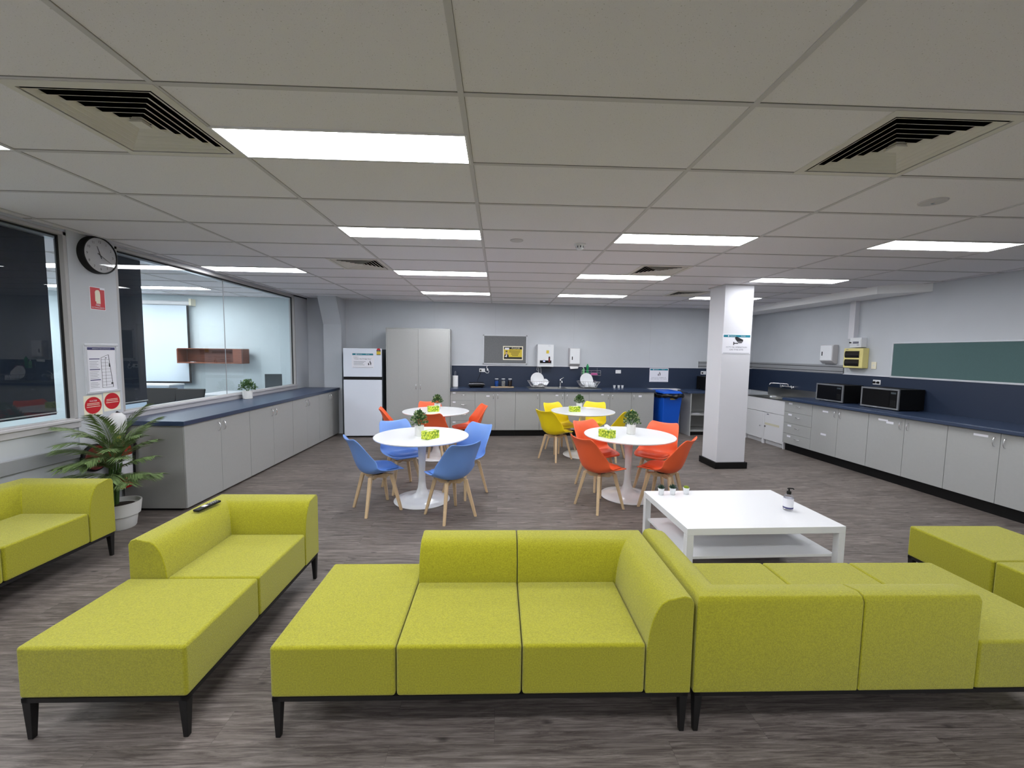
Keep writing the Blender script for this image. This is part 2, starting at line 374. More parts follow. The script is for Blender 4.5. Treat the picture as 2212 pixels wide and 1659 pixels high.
# ================================================================= CEILING FITTINGS
def light(x,y,label):
    t=thing('ceiling_light',label,'light',(x,y,ZC),0,'recessed ceiling light panels')
    b=MB()
    b.box(0,1.2,0,.012,-.006,0); b.box(0,1.2,.288,.3,-.006,0); b.box(0,.012,.012,.288,-.006,0); b.box(1.188,1.2,.012,.288,-.006,0)
    b.obj('frame','white_matt',t)
    box('diffuser','lamp',.012,1.188,.012,.288,-.005,-.001,t); return t
xa,xc,xe,xz=-1.365,1.035,3.435,-3.765
first=light(xa,2.017,'large nearest ceiling light panel beside the left air vent')
def L2(x,y,l): return dup(first,(x,y,ZC),0,l)
L2(xa,3.517,'ceiling light panel second from the camera in the centre-left row')
L2(xa,5.317,'third light panel of the centre-left row, beside the small left vent')
L2(xa,7.117,'farthest light panel of the centre-left row, above the tall cupboard')
L2(xc,3.517,'ceiling light panel nearest the camera in the centre-right row')
L2(xc,5.317,'ceiling light panel touching the small vent in the centre-right row')
L2(xc,7.117,'farthest light panel of the centre-right row, near the back wall')
L2(xe,3.517,'rightmost ceiling light panel, near the top right of the room')
L2(xe,5.317,'ceiling light panel just to the right of the white pillar top')
L2(xe,7.117,'far ceiling light panel partly hidden behind the white pillar')
L2(xz,5.317,'ceiling light panel above the left counter beside the glazed wall')
L2(xz,2.017,'ceiling light panel cut off by the left edge of the photo')
for x,y in ((xa,.217),(xc,.217),(xe,.217),(xz,.217),(xa,-1.583),(xc,-1.583),(xe,-1.583),(xz,-1.583)): L2(x,y,'ceiling light panel added behind the camera for light, out of view')  # unseen panels, added because the room needs their light
bright=light(-6.25,7.117,'light panel on the ceiling of the room behind the glass')
for x,y in ((-7.9,7.117),(-6.6,5.317),(-7.9,5.317),(-6.6,3.517),(-7.9,3.517),(-6.6,1.4)): dup(bright,(x,y,ZC),0,'unseen light panel added to brighten the room behind the glass')  # extra panels, added only to brighten the neighbouring room
for ch in bpy.data.objects:
    if ch.parent and ch.parent.location.x<-4.5 and ch.name.startswith('diffuser'):
        ch.data=ch.data.copy(); ch.data.materials[0]=M['lamp_bright']
def vent(x,y,label):
    t=thing('ceiling_vent',label,'air vent',(x+.3,y+.3,ZC),0,'square louvred ceiling vents')
    b=MB(); h=.3; k=.262
    for a in range(4):
        T=Matrix.Rotation(a*PI/2,4,'Z')
        b.hexa([(-h,-h,-.006),(h,-h,-.006),(k,-k,-.008),(-k,-k,-.008)],[(-h,-h,.0),(h,-h,.0),(k,-k,.0),(-k,-k,.0)],T)
    b.obj('frame','sage',t)
    for i in range(6):
        r1=.252-.038*i; r0=r1-.030; b=MB()
        for a in range(4):
            T=Matrix.Rotation(a*PI/2,4,'Z')
            b.hexa([(-r1,-r1,-.007),(r1,-r1,-.007),(r1-.003,-r1+.003,-.007),(-r1+.003,-r1+.003,-.007)],
                   [(-r0,-r0,.010),(r0,-r0,.010),(r0-.003,-r0+.003,.010),(-r0+.003,-r0+.003,.010)],T)
        b.obj('louvre','sage',t)
    b=MB(); b.hexa([(-.03,-.03,-.008),(.03,-.03,-.008),(.03,.03,-.008),(-.03,.03,-.008)],[(-.02,-.02,.02),(.02,-.02,.02),(.02,.02,.02),(-.02,.02,.02)]); b.obj('centre_plate','sage',t)
    b=MB(); h=.3
    for (x0,x1,y0,y1,z0,z1) in ((-h,h,-h,h,.25,.26),(-h,-h+.01,-h,h,.0,.25),(h-.01,h,-h,h,.0,.25),(-h,h,-h,-h+.01,.0,.25),(-h,h,h-.01,h,.0,.25)): b.box(x0,x1,y0,y1,z0,z1)
    b.obj('duct_box','plenum',t); return t
v=vent(*VENTS[0],'large louvred air vent at the upper left beside the biggest light')
for q,l in zip(VENTS[1:],('large louvred air vent at the upper right of the ceiling','small far air vent left of the centre-left light row','small far air vent touching a light left of the pillar','farthest air vent, mostly hidden behind the pillar top')):
    dup(v,(q[0]+.3,q[1]+.3,ZC),0,l)
# smoke detector, flat patch, dome
t=thing('smoke_detector','round white smoke detector on the ceiling near the centre','smoke detector',(.75,3.90,ZC),0)
MB().lathe([(.055,0),(.055,-.012),(.05,-.016)],28).obj('base','white',t,smooth=True)
MB().lathe([(.036,-.016),(.036,-.04),(.028,-.05),(.012,-.053)],24).obj('sensor','white',t,smooth=True)
b=MB()
for i in range(8): a=i*PI/4; b.box(.0345,.0375,-.004,.004,-.038,-.02,Matrix.Rotation(a,4,'Z'))
b.obj('vent_slot','black',t)
tag(MB().lathe([(.06,0),(.06,-.004),(.05,-.006)],28).obj('blanking_plate','tbar',None,smooth=True,loc=(.15,3.82,ZC)),'flat round cream plate on the ceiling left of the smoke detector','cover plate')
t=thing('ceiling_sensor','flat oval grey cover on the ceiling below the right vent','ceiling sensor',(2.83,2.66,ZC),0)
MB().lathe([(.075,0),(.072,-.008),(.055,-.012)],28).obj('cover','tbar',t,smooth=True)
MB().lathe([(.01,-.012),(.01,-.016)],12).obj('lens','chrome',t,smooth=True)
# ================================================================= CABINETRY
def handle(parent,x,z,vert=True,L=.1,out=.028,m='chrome',name='handle'):
    pts=[]
    for i in range(9):
        a=PI*i/8; s=-math.cos(a)*L/2; d=-out*math.sin(a)**.7 if 0<i<8 else 0
        pts.append((x,d,z+s) if vert else (x+s,d,z))
    return MB().tube(pts,.0048,8).obj(name,m,parent,smooth=True)
def sticker(parent,x0,x1,z0,z1,y=-.0005): return panel('label_sticker','paper',parent,x0,x1,z0,z1,y,.0008)
def cabinet(label,loc,rz,w,d,z0,z1,fronts,kick=True,body='cab_side',front='cab',open_=False,group=None,kickm='black',name='base_cabinet',cat='cabinet'):
    t=thing(name,label,cat,loc,rz,group)
    b=MB(); s=.018
    b.box(0,s,.019,d,z0,z1); b.box(w-s,w,.019,d,z0,z1); b.box(s,w-s,.019,d,z0,z0+s); b.box(s,w-s,.019,d,z1-s,z1); b.box(s,w-s,d-.01,d,z0+s,z1-s)
    b.obj('carcass',body,t)
    if kick: box('plinth',kickm,0,w,.06,d,0,z0,t)
    for f in fronts:
        kind,a,c,e,h=f[:5]
        fr=MB().box(a+.0015,c-.0015,0,.018,e+.0015,h-.0015).obj(kind,front,t,bevel=.0015,seg=1)
        hp=f[5] if len(f)>5 else None
        if hp:
            if hp=='R': handle(fr,c-.045,h-.10)
            elif hp=='L': handle(fr,a+.045,h-.10)
            elif hp=='H': handle(fr,(a+c)/2+.02,(e+h)/2+.02,False)
        for st in (f[6] if len(f)>6 else []): sticker(fr,*st)
    return t
FR=-.60
# ---- back run
z0,z1=.128,.905
def kc(label,x0,x1,fronts,**k):
    return cabinet(label,K(x0,FR),AL,x1-x0-.001,.58,z0,z1,fronts,group='grey base cabinets along the back wall',**k)
dz=[.905,.722,.522,.325,.128]
kc('grey four-drawer base cabinet beside the tall cupboard',-.985,-.498,[('drawer',0,.486,dz[i+1],dz[i],'H',[(.05,.105,dz[i]-.045,dz[i]-.02)]) for i in range(4)])
kc('grey two-door base cabinet under the black sandwich press and jars',-.498,.301,[('door',0,.4,z0,z1,'R',[(.22,.285,.80,.825)]),('door',.4,.798,z0,z1,'L')])
kc('grey single-door base cabinet under the left dish rack, without a sticker',.301,.791,[('door',0,.489,z0,z1,'R')])
kc('grey two-door base cabinet under the sink tap',.791,1.80,[('door',0,.504,z0,z1,'R',[(.32,.375,.82,.845)]),('door',.504,1.008,z0,z1,'L')])
kc('grey two-door base cabinet under the right dish rack',1.80,2.685,[('door',0,.435,z0,z1,'R',[(.25,.30,.84,.865)]),('door',.435,.884,z0,z1,'L')])
kc('grey single-door base cabinet beside the blue wheelie bin',2.685,3.165,[('door',0,.479,z0,z1,'L',[(.15,.215,.805,.84)])])
# worktop with two sink bowls cut out
def worktop(name,label,x0,x1,y0,y1,z0,z1,holes,loc,rz,m='navy'):
    b=MB(); xs=sorted(set([x0,x1]+[h[0] for h in holes]+[h[1] for h in holes]))
    for a,c in zip(xs,xs[1:]):
        hs=[h for h in holes if h[0]<=a+1e-6 and h[1]>=c-1e-6]
        if hs: b.box(a,c,y0,hs[0][2],z0,z1); b.box(a,c,hs[0][3],y1,z0,z1)
        else: b.box(a,c,y0,y1,z0,z1)
    return tag(b.obj(name,m,None,loc=loc,rz=rz,bevel=.006 if not holes else 0),label,'worktop')
bowls=[(.95,1.24,-.47,-.16),(1.38,1.67,-.47,-.16)]
worktop('worktop','long navy worktop on the grey cabinets along the back wall',-.985,3.18,-.625,-.012,.907,.953,bowls,K(0,0),AL)
def sink(label,x0,x1,y0,y1,z,bowls,loc,rz,depth=.15):
    t=thing('sink',label,'sink',loc,rz)
    b=MB(); xs=sorted(set([x0,x1]+[h[0] for h in bowls]+[h[1] for h in bowls]))
    for a,c in zip(xs,xs[1:]):
        hs=[h for h in bowls if h[0]<=a+1e-6 and h[1]>=c-1e-6]
        if hs: b.box(a,c,y0,hs[0][2],z,z+.004); b.box(a,c,hs[0][3],y1,z,z+.004)
        else: b.box(a,c,y0,y1,z,z+.004)
    b.box(x0,x1,y0,y0+.008,z+.004,z+.009); b.box(x0,x1,y1-.008,y1,z+.004,z+.009); b.box(x0,x0+.008,y0,y1,z+.004,z+.009); b.box(x1-.008,x1,y0,y1,z+.004,z+.009)
    nr=9
    for s,e in ((x0+.05,min(h[0] for h in bowls)-.05),(max(h[1] for h in bowls)+.05,x1-.05)):
        if e-s>.1:
            for i in range(nr): xx=s+(e-s)*i/(nr-1); b.box(xx-.003,xx+.003,y0+.05,y1-.05,z+.004,z+.007)
    b.obj('drainer','steel',t)
    for (a,c,e,f) in bowls:
        q=MB(); i=.012
        q.add([(a,e,z+.003),(c,e,z+.003),(c,f,z+.003),(a,f,z+.003),(a+i,e+i,z-depth),(c-i,e+i,z-depth),(c-i,f-i,z-depth),(a+i,f-i,z-depth)],[(0,1,5,4),(1,2,6,5),(2,3,7,6),(3,0,4,7),(4,5,6,7)])
        bw=q.obj('bowl','steel',t); MB().lathe([(.03,z-depth+.001),(.03,z-depth+.003),(.01,z-depth+.002)],16,Matrix.Translation(((a+c)/2,(e+f)/2,0))).obj('drain','black',bw)
    return t
sink('stainless steel double sink set in the back wall worktop',.58,2.08,-.52,-.10,.953,bowls,K(0,0),AL)
t=thing('tap','chrome mixer tap between the dish racks on the back sink','tap',K(1.30,-.13,.957),AL)
MB().lathe([(.026,0),(.024,.012),(.014,.02),(.013,.12),(.016,.13),(.016,.16),(.008,.17)],20).obj('body','chrome',t,smooth=True)
MB().tube([(0,0,.10),(0,-.03,.135),(0,-.10,.15),(0,-.16,.14),(0,-.175,.11)],.009,10).obj('spout','chrome',t,smooth=True)
b=MB(); b.tube([(0,0,.165),(.03,-.01,.185),(.055,-.015,.20)],.006,8); b.lathe([(.002,-.012),(.012,-.008),(.012,.008),(.002,.012)],14,Matrix.Translation((.06,-.016,.205))); b.obj('lever','chrome',t,smooth=True)
# open shelving unit beyond the bin, and its top
t=thing('open_shelf_unit','grey open base unit with one shelf between blue bin and pillar','shelving unit',K(3.945,-.62),AL)
box('side_panel','cab',0,.02,0,.60,0,.885,t); box('side_panel','cab',1.15,1.17,0,.60,0,.885,t); box('back_panel','cab_side',.02,1.15,.585,.60,.08,.885,t)
box('shelf','cab',.02,1.15,.03,.585,.425,.443,t); box('base_shelf','cab',.02,1.15,.05,.585,.08,.098,t); box('plinth','black',.02,1.15,.08,.09,0,.08,t)
tag(kobj(box('worktop','navy',3.86,5.0,-.64,-.012,.887,.932,bevel=.006)),'short navy worktop over the open shelf unit beside the pillar','worktop')
tag(box('folded_paper','paper',0,.16,0,.1,0,.004,loc=K(4.10,-.5,.4432),rz=AL+.2),'white paper lying on the shelf of the open unit','paper')
# ---- tall cupboard
t=thing('tall_cupboard','tall grey two-door storage cupboard right of the fridge','cupboard',K(-2.20,-.62),AL)
b=MB(); b.box(0,.02,0,.60,.09,2.115); b.box(1.19,1.21,0,.60,.09,2.115); b.box(.02,1.19,.02,.60,2.095,2.115); b.box(.02,1.19,.585,.60,.1,2.1); b.box(.02,1.19,.02,.6,.09,.11); b.obj('carcass','cab',t)
box('plinth','black',0.005,1.205,.04,.6,0,.09,t)
for i,(a,c) in enumerate(((.022,.604),(.606,1.188))):
    d=MB().box(a,c,0,.018,.10,2.093).obj('door','cab',t,bevel=.0015,seg=1); handle(d,.565 if i==0 else .645,.99,True,.11)
# ---- refrigerator
t=thing('refrigerator','white top-freezer fridge with notice, left of the tall cupboard','refrigerator',K(-2.995,-.62),AL)
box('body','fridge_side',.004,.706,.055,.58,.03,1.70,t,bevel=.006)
box('freezer_door','fridge',0,.71,0,.05,1.172,1.715,t,bevel=.008); box('fridge_door','fridge',0,.71,0,.05,.03,1.115,t,bevel=.008)
box('grip_recess','black',.006,.704,.012,.056,1.113,1.174,t)
b=MB()
for x in (.06,.65): b.cyl((x,.08,0),(x,.08,.03),.018); b.cyl((x,.5,0),(x,.5,.03),.018)
b.obj('foot','black',t)
text('FRIDGE',.009,'ink_grey',t,.36,1.615,-.0012,'badge')
# notice on fridge
def teal_sign(label,loc,rz,w,h):
    s=thing('notice',label,'sign',loc,rz); panel('sheet','paper',s,0,w,0,h,0,.0015)
    hd=panel('header_band','teal',s,w*.03,w*.97,h*.84,h*.96,-.0015,.0008)
    b=MB(); disc(b,w*.2,h*.90,h*.035,-.0032,-.0024,16); b.obj('emblem','paper',hd)
    text('Department',h*.045,'paper',hd,w*.36,h*.885,-.0032); text('Services',h*.05,'paper',hd,w*.72,h*.885,-.0032)
    panel('footer_rule','ink_grey',s,w*.04,w*.96,h*.035,h*.05,-.0015,.0008)
    return s
def tidyman(s,x,z,k):
    b=MB(); Y0,Y1=-.0032,-.0022
    disc(b,x+.12*k,z+.92*k,.09*k,Y0,Y1,16)
    b.prism([(x+.05*k,z+.8*k),(x+.2*k,z+.8*k),(x+.34*k,z+.5*k),(x+.32*k,z+.0*k),(x+.25*k,z+.0*k),(x+.22*k,z+.4*k),(x+.12*k,z+.0*k),(x+.04*k,z+.03*k),(x+.14*k,z+.5*k)],Y0,Y1,'y')
    b.prism([(x+.07*k,z+.8*k),(x-.2*k,z+.62*k),(x-.22*k,z+.56*k),(x+.1*k,z+.68*k)],Y0,Y1,'y')
    b.prism([(x-.36*k,z+.45*k),(x-.1*k,z+.45*k),(x-.15*k,z),(x-.31*k,z)],Y0,Y1,'y'); b.obj('bin_pictogram','ink',s)
s=teal_sign('white notice with teal header on the freezer door, about cleaning the fridge',K(-2.835,-.6235,1.345),AL,.41,.285)
text('Friday is',.018,'ink',s,.035,.195,-.0025,align='LEFT'); text('“Clean the Fridge Day”',.02,'ink',s,.035,.160,-.0025,align='LEFT',wmax=.33)
b=MB()
for i,wl in enumerate((.22,.19,.17,.20)): b.box(.035,.035+wl,-.0024,-.0016,.118-i*.022,.124-i*.022)
b.obj('small_print','ink_grey',s); tidyman(s,.33,.05,.085)
s=thing('energy_label','energy rating sticker at the top right of the freezer door','sticker',K(-2.375,-.6235,1.60),AL)
panel('sheet','yellow_ink',s,0,.075,0,.06,0,.001); panel('black_band','ink',s,0,.075,.06,.085,0,.001)
b=MB(); b.prism([(.0375+.036*math.cos(a*PI/8),.087+.032*math.sin(a*PI/8)) for a in range(9)],-.001,0,'y'); b.obj('rating_arc','red_ink',s)
panel('foot_band','ink',s,0,.075,-.006,.004,0,.0015); text('ENERGY',.01,'cream',s,.0375,.067,-.002); text('331',.014,'red_ink',s,.0375,.024,-.002)
# ---- left counter run (square to the ceiling grid)
ys=[4.19,5.28,6.37,7.30,8.19]
nm=['nearest the plant','second from the palm','third from the palm, behind the blue chairs','at the far end by the fridge']
for i,(a,c) in enumerate(zip(ys,ys[1:])):
    w_=c-a-.002
    cabinet('grey two-door cabinet of the left counter run, '+nm[i],(-3.19,a,0),PI/2,w_,.62,.022,.885,[('door',0,w_/2,.022,.885,'R'),('door',w_/2,w_,.022,.885,'L')],group='grey cabinets under the left counter')
tag(box('worktop','navy',-3.845,-3.165,4.16,8.195,.885,.932,bevel=.006),'long navy worktop under the left glazed wall','worktop')
# ---- right run
z0,z1=.135,.895
seams=[-1.842,-2.446,-2.924,-3.406,-3.892,-4.371,-4.856,-5.34,-5.82,-6.3,-6.78]
def rc(label,i,j,fronts): return cabinet(label,K(5.03,seams[i]),AL-PI/2,abs(seams[j]-seams[i])-.001,.64,z0,z1,fronts,group='grey base cabinets along the right wall')
dz=[.895,.70,.505,.315,.135]
rc('grey four-drawer base cabinet next to the white sink cabinet',0,1,[('drawer',0,.603,dz[i+1],dz[i],'H',[(.10,.18,dz[i]-.06,dz[i]-.03)]) for i in range(4)])
def two(i,st1=(),st2=()):
    wa=abs(seams[i+1]-seams[i]); wb=abs(seams[i+2]-seams[i])
    return [('door',0,wa,z0,z1,'R',list(st1)),('door',wa,wb-.001,z0,z1,'L',list(st2))]
rc('grey two-door base cabinet under the smaller microwave',1,3,two(1,[(.20,.30,.80,.825),(.19,.29,.43,.46)]))
rc('grey two-door base cabinet under the bigger microwave, with white stickers',3,5,two(3,[(.25,.345,.795,.825)],[(.14,.27,.82,.845)]))
rc('grey two-door base cabinet nearest the camera at the right edge',5,7,two(5,[(.25,.38,.83,.855)]))
rc('grey two-door base cabinet beyond the right edge of the photo',7,9,two(7))
b=MB(); b.box(4.995,5.688,-6.3,-1.83,.897,.945); b.box(4.985,4.995,-6.3,-1.83,.902,.940)
tag(kobj(b.obj('worktop','navy',bevel=.004)),'long navy worktop along the right wall with two microwaves','worktop')
# white sink cabinet in the corner
t=thing('sink_cabinet','old white two-door sink cabinet in the right corner behind the pillar','cabinet',K(5.06,-.78),AL-PI/2)
b=MB(); W=1.055
b.box(0,.02,.02,.6,0,.87); b.box(W-.02,W,.0,.6,0,.87); b.box(.50,.545,0,.03,.0,.6); b.box(.02,W-.02,.58,.6,.08,.87); b.box(.02,W-.02,.02,.6,.08,.1)
b.obj('carcass','white_cab',t); box('top_rail','white_cab',.0,W,0,.02,.612,.87,t,bevel=.002); box('side_stile','white_cab',0,.03,0,.02,0,.612,t)
box('plinth','white_cab',.02,W-.02,.05,.06,0,.075,t)
d=box('door','white_cab',.032,.498,0,.018,.085,.605,t,bevel=.002); MB().lathe([(.004,0),(.014,.01),(.014,.03),(.004,.035)],14,Matrix.Translation((.46,-.0,.33))@Matrix.Rotation(PI/2,4,'X')).obj('knob','chrome',d,smooth=True)
d=box('door','white_cab',.547,W-.022,0,.018,.085,.605,t,bevel=.002); panel('tape_mark','pale_seal',d,.56,.93,.37,.41,0,.0008); panel('sticker','ink_grey',d,.60,.65,.565,.585,0,.0008)
MB().lathe([(.004,0),(.012,.01),(.012,.02),(.004,.025)],14,Matrix.Translation((.58,0,.34))@Matrix.Rotation(PI/2,4,'X')).obj('knob','rubber',d,smooth=True)
sink('dull stainless corner sink top on the white cabinet',.0,1.06,-.01,.62,.875,[(.30,.72,.10,.46)],K(5.06,-.775),AL-PI/2)
t=thing('sink_splash_plate','stainless upstand plate behind the corner sink','splash plate',K(5.686,-.56),AL-PI/2); box('plate','steel',0,1.6,-.003,0,.88,1.04,t)
t=thing('wall_tap','chrome wall-mounted tap set with cross handles above the corner sink','tap',K(5.686,-1.14,1.085),AL-PI/2)
b=MB(); b.tube([(-.16,-.03,0),(.16,-.03,0)],.013,12); b.cyl((-.14,0,0),(-.14,-.045,0),.022); b.cyl((.14,0,0),(.14,-.045,0),.022); b.obj('body','chrome',t,smooth=True)
for x in (-.14,.14):
    b=MB(); b.cyl((x,-.04,0),(x,-.075,0),.012)
    for a in range(4): b.cyl((x,-.075,0),(x+.03*math.cos(a*PI/2+.5),-.075,.03*math.sin(a*PI/2+.5)),.006)
    b.obj('cross_handle','chrome',t,smooth=True)
MB().tube([(0,-.03,0),(0,-.03,.045),(-.01,-.05,.055),(-.20,-.20,.055),(-.235,-.225,.05),(-.25,-.235,.02)],.009,10).obj('spout','chrome',t,smooth=True)
tag(box('soap_dish','white',0,.1,0,.06,0,.03,loc=K(5.2,-1.30,.885),rz=AL,bevel=.008),'small white soap dish on the corner sink','soap dish')
# ================================================================= MICROWAVES
def microwave(label,loc,rz,w,h,d,side='black'):
    t=thing('microwave',label,'microwave',loc,rz); f=.022
    box('casing','black',.002,w-.002,.02,d,.012,h-.002,t,bevel=.004)
    b=MB(); b.box(0,w,0,.02,.012,.012+f); b.box(0,w,0,.02,h-f,h); b.box(0,f,0,.02,.012+f,h-f); b.box(w-f,w,0,.02,.012+f,h-f); b.obj('door_frame','mw_frame',t,bevel=.002,seg=1)
    box('door_glass','black_gloss',f,w-.13,.004,.02,.012+f,h-f,t); cp=box('control_panel','black_gloss',w-.128,w-f,.003,.02,.012+f,h-f,t)
    panel('display','screen_dark',cp,w-.11,w-.04,h-.07,h-.045,.002,.001)
    b=MB()
    for i in range(3):
        for j in range(4): b.box(w-.108+i*.025,w-.09+i*.025,.001,.0028,.06+j*.022,.072+j*.022)
    b.obj('keypad','rubber',cp)
    b=MB()
    for x in (.04,w-.04):
        for y in (.05,d-.05): b.cyl((x,y,0),(x,y,.012),.012)
    b.obj('foot','rubber',t); text('MICROWAVE',.007,'paper',t,w*.42,.019,-.001,'badge')
    return t
microwave('smaller black microwave with grey frame on the right worktop, nearer the sink',K(5.28,-2.215,.945),AL-PI/2,.505,.29,.36)
microwave('bigger black microwave with silver frame on the right worktop',K(5.27,-3.03,.945),AL-PI/2,.55,.30,.40)
microwave('black microwave half hidden behind the white pillar',K(4.375,-.43,.932),AL,.5,.29,.37)
# ================================================================= WALL ITEMS
def outlet(label,loc,rz,plugs=1,w=.118,h=.074,sw=True):
    t=thing('power_outlet',label,'outlet',loc,rz); box('plate','white',-w/2,w/2,-.009,0,-h/2,h/2,t,bevel=.002)
    b=MB()
    for x in (-.03,.03):
        for a,(dx,dz) in ((.5,(-.006,.004)),(-.5,(.006,.004)),(0,(0,-.008))): b.box(x+dx-.001,x+dx+.001,-.0096,-.009,dz-.004,dz+.004)
    b.obj('socket_slots','rubber',t)
    for i in range(plugs):
        x=(-.03,.03)[i]; MB().lathe([(.017,0),(.018,.012),(.012,.03),(.006,.036)],16,Matrix.Translation((x,-.009,-.002))@Matrix.Rotation(PI/2,4,'X')).obj('plug','black',t,smooth=True)
    return t
outlet('white double outlet with a black plug above the sandwich press',K(-.353,-.013,1.297),AL,1)
o=outlet('white double outlet without plugs on the splashback, right of the wire shelf',K(2.60,-.013,1.295),AL,0)
outlet('white double outlet beside the pillar, above the hidden microwave',K(4.545,-.013,1.29),AL,1)
outlet('white double outlet with two black plugs above the bigger microwave',K(5.687,-2.878,1.298),AL-PI/2,2)
t=thing('wall_switch','blank white switch plate at the lower right of the yellowed box','switch',K(5.699,-2.80,1.555),AL-PI/2); box('plate','cream',-.04,.04,-.01,0,-.055,.055,t,bevel=.003); box('rocker','white',-.008,.008,-.013,-.009,-.012,.012,t)
b=MB(); b.tube([(-.03,-.05,-.02),(-.035,-.06,-.06),(-.075,-.05,-.16),(-.10,-.06,-.23),(-.085,-.09,-.29)],.004,6)
cord_mesh=b
b=MB(); pts=[(-.005,-.02,-.005),(.01,-.03,-.035),(.04,-.03,-.06),(.075,-.03,-.06),(.09,-.03,-.025),(.07,-.03,.005),(.05,-.03,.03),(.04,-.02,.065),(.055,-.02,.09),(.09,-.02,.103),(.3,-.02,.108),(.6,-.02,.105),(1.05,-.02,.10)]
b.tube(pts,.005,8); b.lathe([(.012,-.02),(.016,-.01),(.016,.015),(.006,.025)],12,Matrix.Translation((.06,-.03,.01)))
tag(b.obj('white_cable','white',None,smooth=True,loc=K(-.30,-.013,1.30),rz=AL),'white cable looping from the outlet under the grey pin board','cable')
# pin board
t=thing('pin_board','grey felt pin board with silver frame on the back wall','notice board',K(-.328,-.001,1.437),AL)
box('felt','felt',0,.911,-.014,0,0,.594,t); W,H=.911,.594
b=MB(); b.box(0,W,-.02,0,-.012,.012); b.box(0,W,-.02,0,H-.012,H+.012); b.box(-.012,.012,-.02,0,0,H); b.box(W-.012,W+.012,-.02,0,0,H); b.obj('frame','alu',t,bevel=.004)
b=MB(); [b.box(x-.015,x+.015,-.022,0,z-.015,z+.015) for x in (0,W) for z in (0,H)]; b.obj('corner_cap','duct',t,bevel=.004)
s=thing('poster','yellow and black PLEASE poster pinned on the grey board','poster',K(.082,-.018,1.52),AL)
W,H=.425,.292; panel('sheet','cream',s,0,W,0,H,0,.001); panel('yellow_field','yellow_ink',s,.02,W-.02,.06,.23,-.001,.0006); panel('header_band','ink',s,.02,W-.02,.225,.272,-.001,.0008); panel('footer_band','ink',s,.02,W-.02,.02,.062,-.001,.0008)
text('PLEASE',.028,'cream',s,.27,.234,-.0022,wmax=.17)
b=MB()
for i,(a,c) in enumerate(((.13,.37),(.13,.36),(.17,.34),(.17,.33),(.19,.32))): b.box(a,c,-.0022,-.0014,.19-i*.026,.199-i*.026)
b.obj('small_print','ink',s); panel('paper_flag','paper',s,.04,.13,.215,.255,-.0018,.0008)
b=MB(); disc(b,.075,.16,.022,-.0026,-.0018,20,.85); b.prism([(.055,.135),(.10,.135),(.10,.10),(.055,.10)],-.0024,-.0018,'y'); g=b.obj('printed_figure','skin',s)
b=MB(); b.prism([(.052,.178),(.06,.195),(.075,.188),(.09,.198),(.098,.178),(.092,.172),(.058,.172)],-.003,-.0026,'y'); b.prism([(.03,.10),(.055,.125),(.075,.10),(.095,.125),(.12,.10),(.125,.03),(.025,.03)],-.0028,-.0024,'y'); b.obj('printed_hair_and_jacket','ink',g)
b=MB(); b.prism([(.062,.118),(.075,.10),(.088,.118),(.084,.06),(.068,.06)],-.0034,-.0029,'y'); disc(b,.055,.075,.012,-.0034,-.0029,12); b.obj('printed_shirt','paper',g)
# boiling water unit
t=thing('water_heater','white wall-mounted boiling water unit above the left dish rack','water heater',K(.80,-.001,1.388),AL)
box('case','white',0,.344,-.15,0,0,.47,t,bevel=.008); W=.344
panel('control_strip','black_gloss',t,.05,W-.05,.075,.135,-.15,.002); box('lit_display','lcd',.12,.16,-.1535,-.152,.108,.122,t)
MB().box(.04,W-.05,-.152,-.15,.05,.06).obj('vent_slot','duct',t); panel('warning_sticker','yellow_ink',t,.185,.24,.28,.345,-.15,.001)
b=MB(); disc(b,.25,.20,.018,-.1535,-.15,16); b.obj('dial','ink',t); b=MB(); b.box(.232,.268,-.153,-.15,.10,.19); b.obj('side_sticker','dark_red',t); text('BOILING',.008,'ink_grey',t,.25,.435,-.152)
b=MB(); b.tube([(.05,-.03,0),(.05,-.03,-.20),(.055,-.03,-.40)],.008,8); b.tube([(.02,-.03,0),(.01,-.03,-.07),(.03,-.03,-.10)],.005,6); b.tube([(.09,-.03,0),(.10,-.03,-.15),(.11,-.03,-.25)],.005,6); b.tube([(.04,-.05,-.01),(.09,-.05,-.01)],.009,8); b.obj('pipe','alu',t,smooth=True)
def dispenser(label,loc,rz,w=.235,h=.39,sheets=True):
    t=thing('paper_towel_dispenser',label,'paper towel dispenser',loc,rz)
    b=MB(); d=.11
    b.prism([(0,.0),(-.05,.0),(-d,.05),(-d,h-.03),(-d+.02,h),(0,h)],0,w,'x'); b.obj('back_case','sill_grey',t,bevel=.01)
    box('front_cover','white',.012,w-.012,-d-.008,-.04,.055,h-.008,t,bevel=.012)
    panel('level_window','black',t,.05,.07,.14,.21,-d-.008,.001)
    if sheets:
        b=MB(); b.prism([(.03,-.01),(w-.02,-.01),(w-.03,-.045),(.04,-.055)],-.05,-.048,'y'); b.prism([(.025,-.0),(w-.03,-.0),(w-.03,-.03),(.03,-.035)],-.06,-.058,'y'); b.obj('paper_sheets','tissue',t)
    return t
dispenser('paper towel dispenser with sheets hanging out on the back wall',K(1.49,-.001,1.40),AL)
dispenser('paper towel dispenser on the right wall beside the yellowed box',K(5.699,-1.895,1.56),AL-PI/2,.26,.33,False)
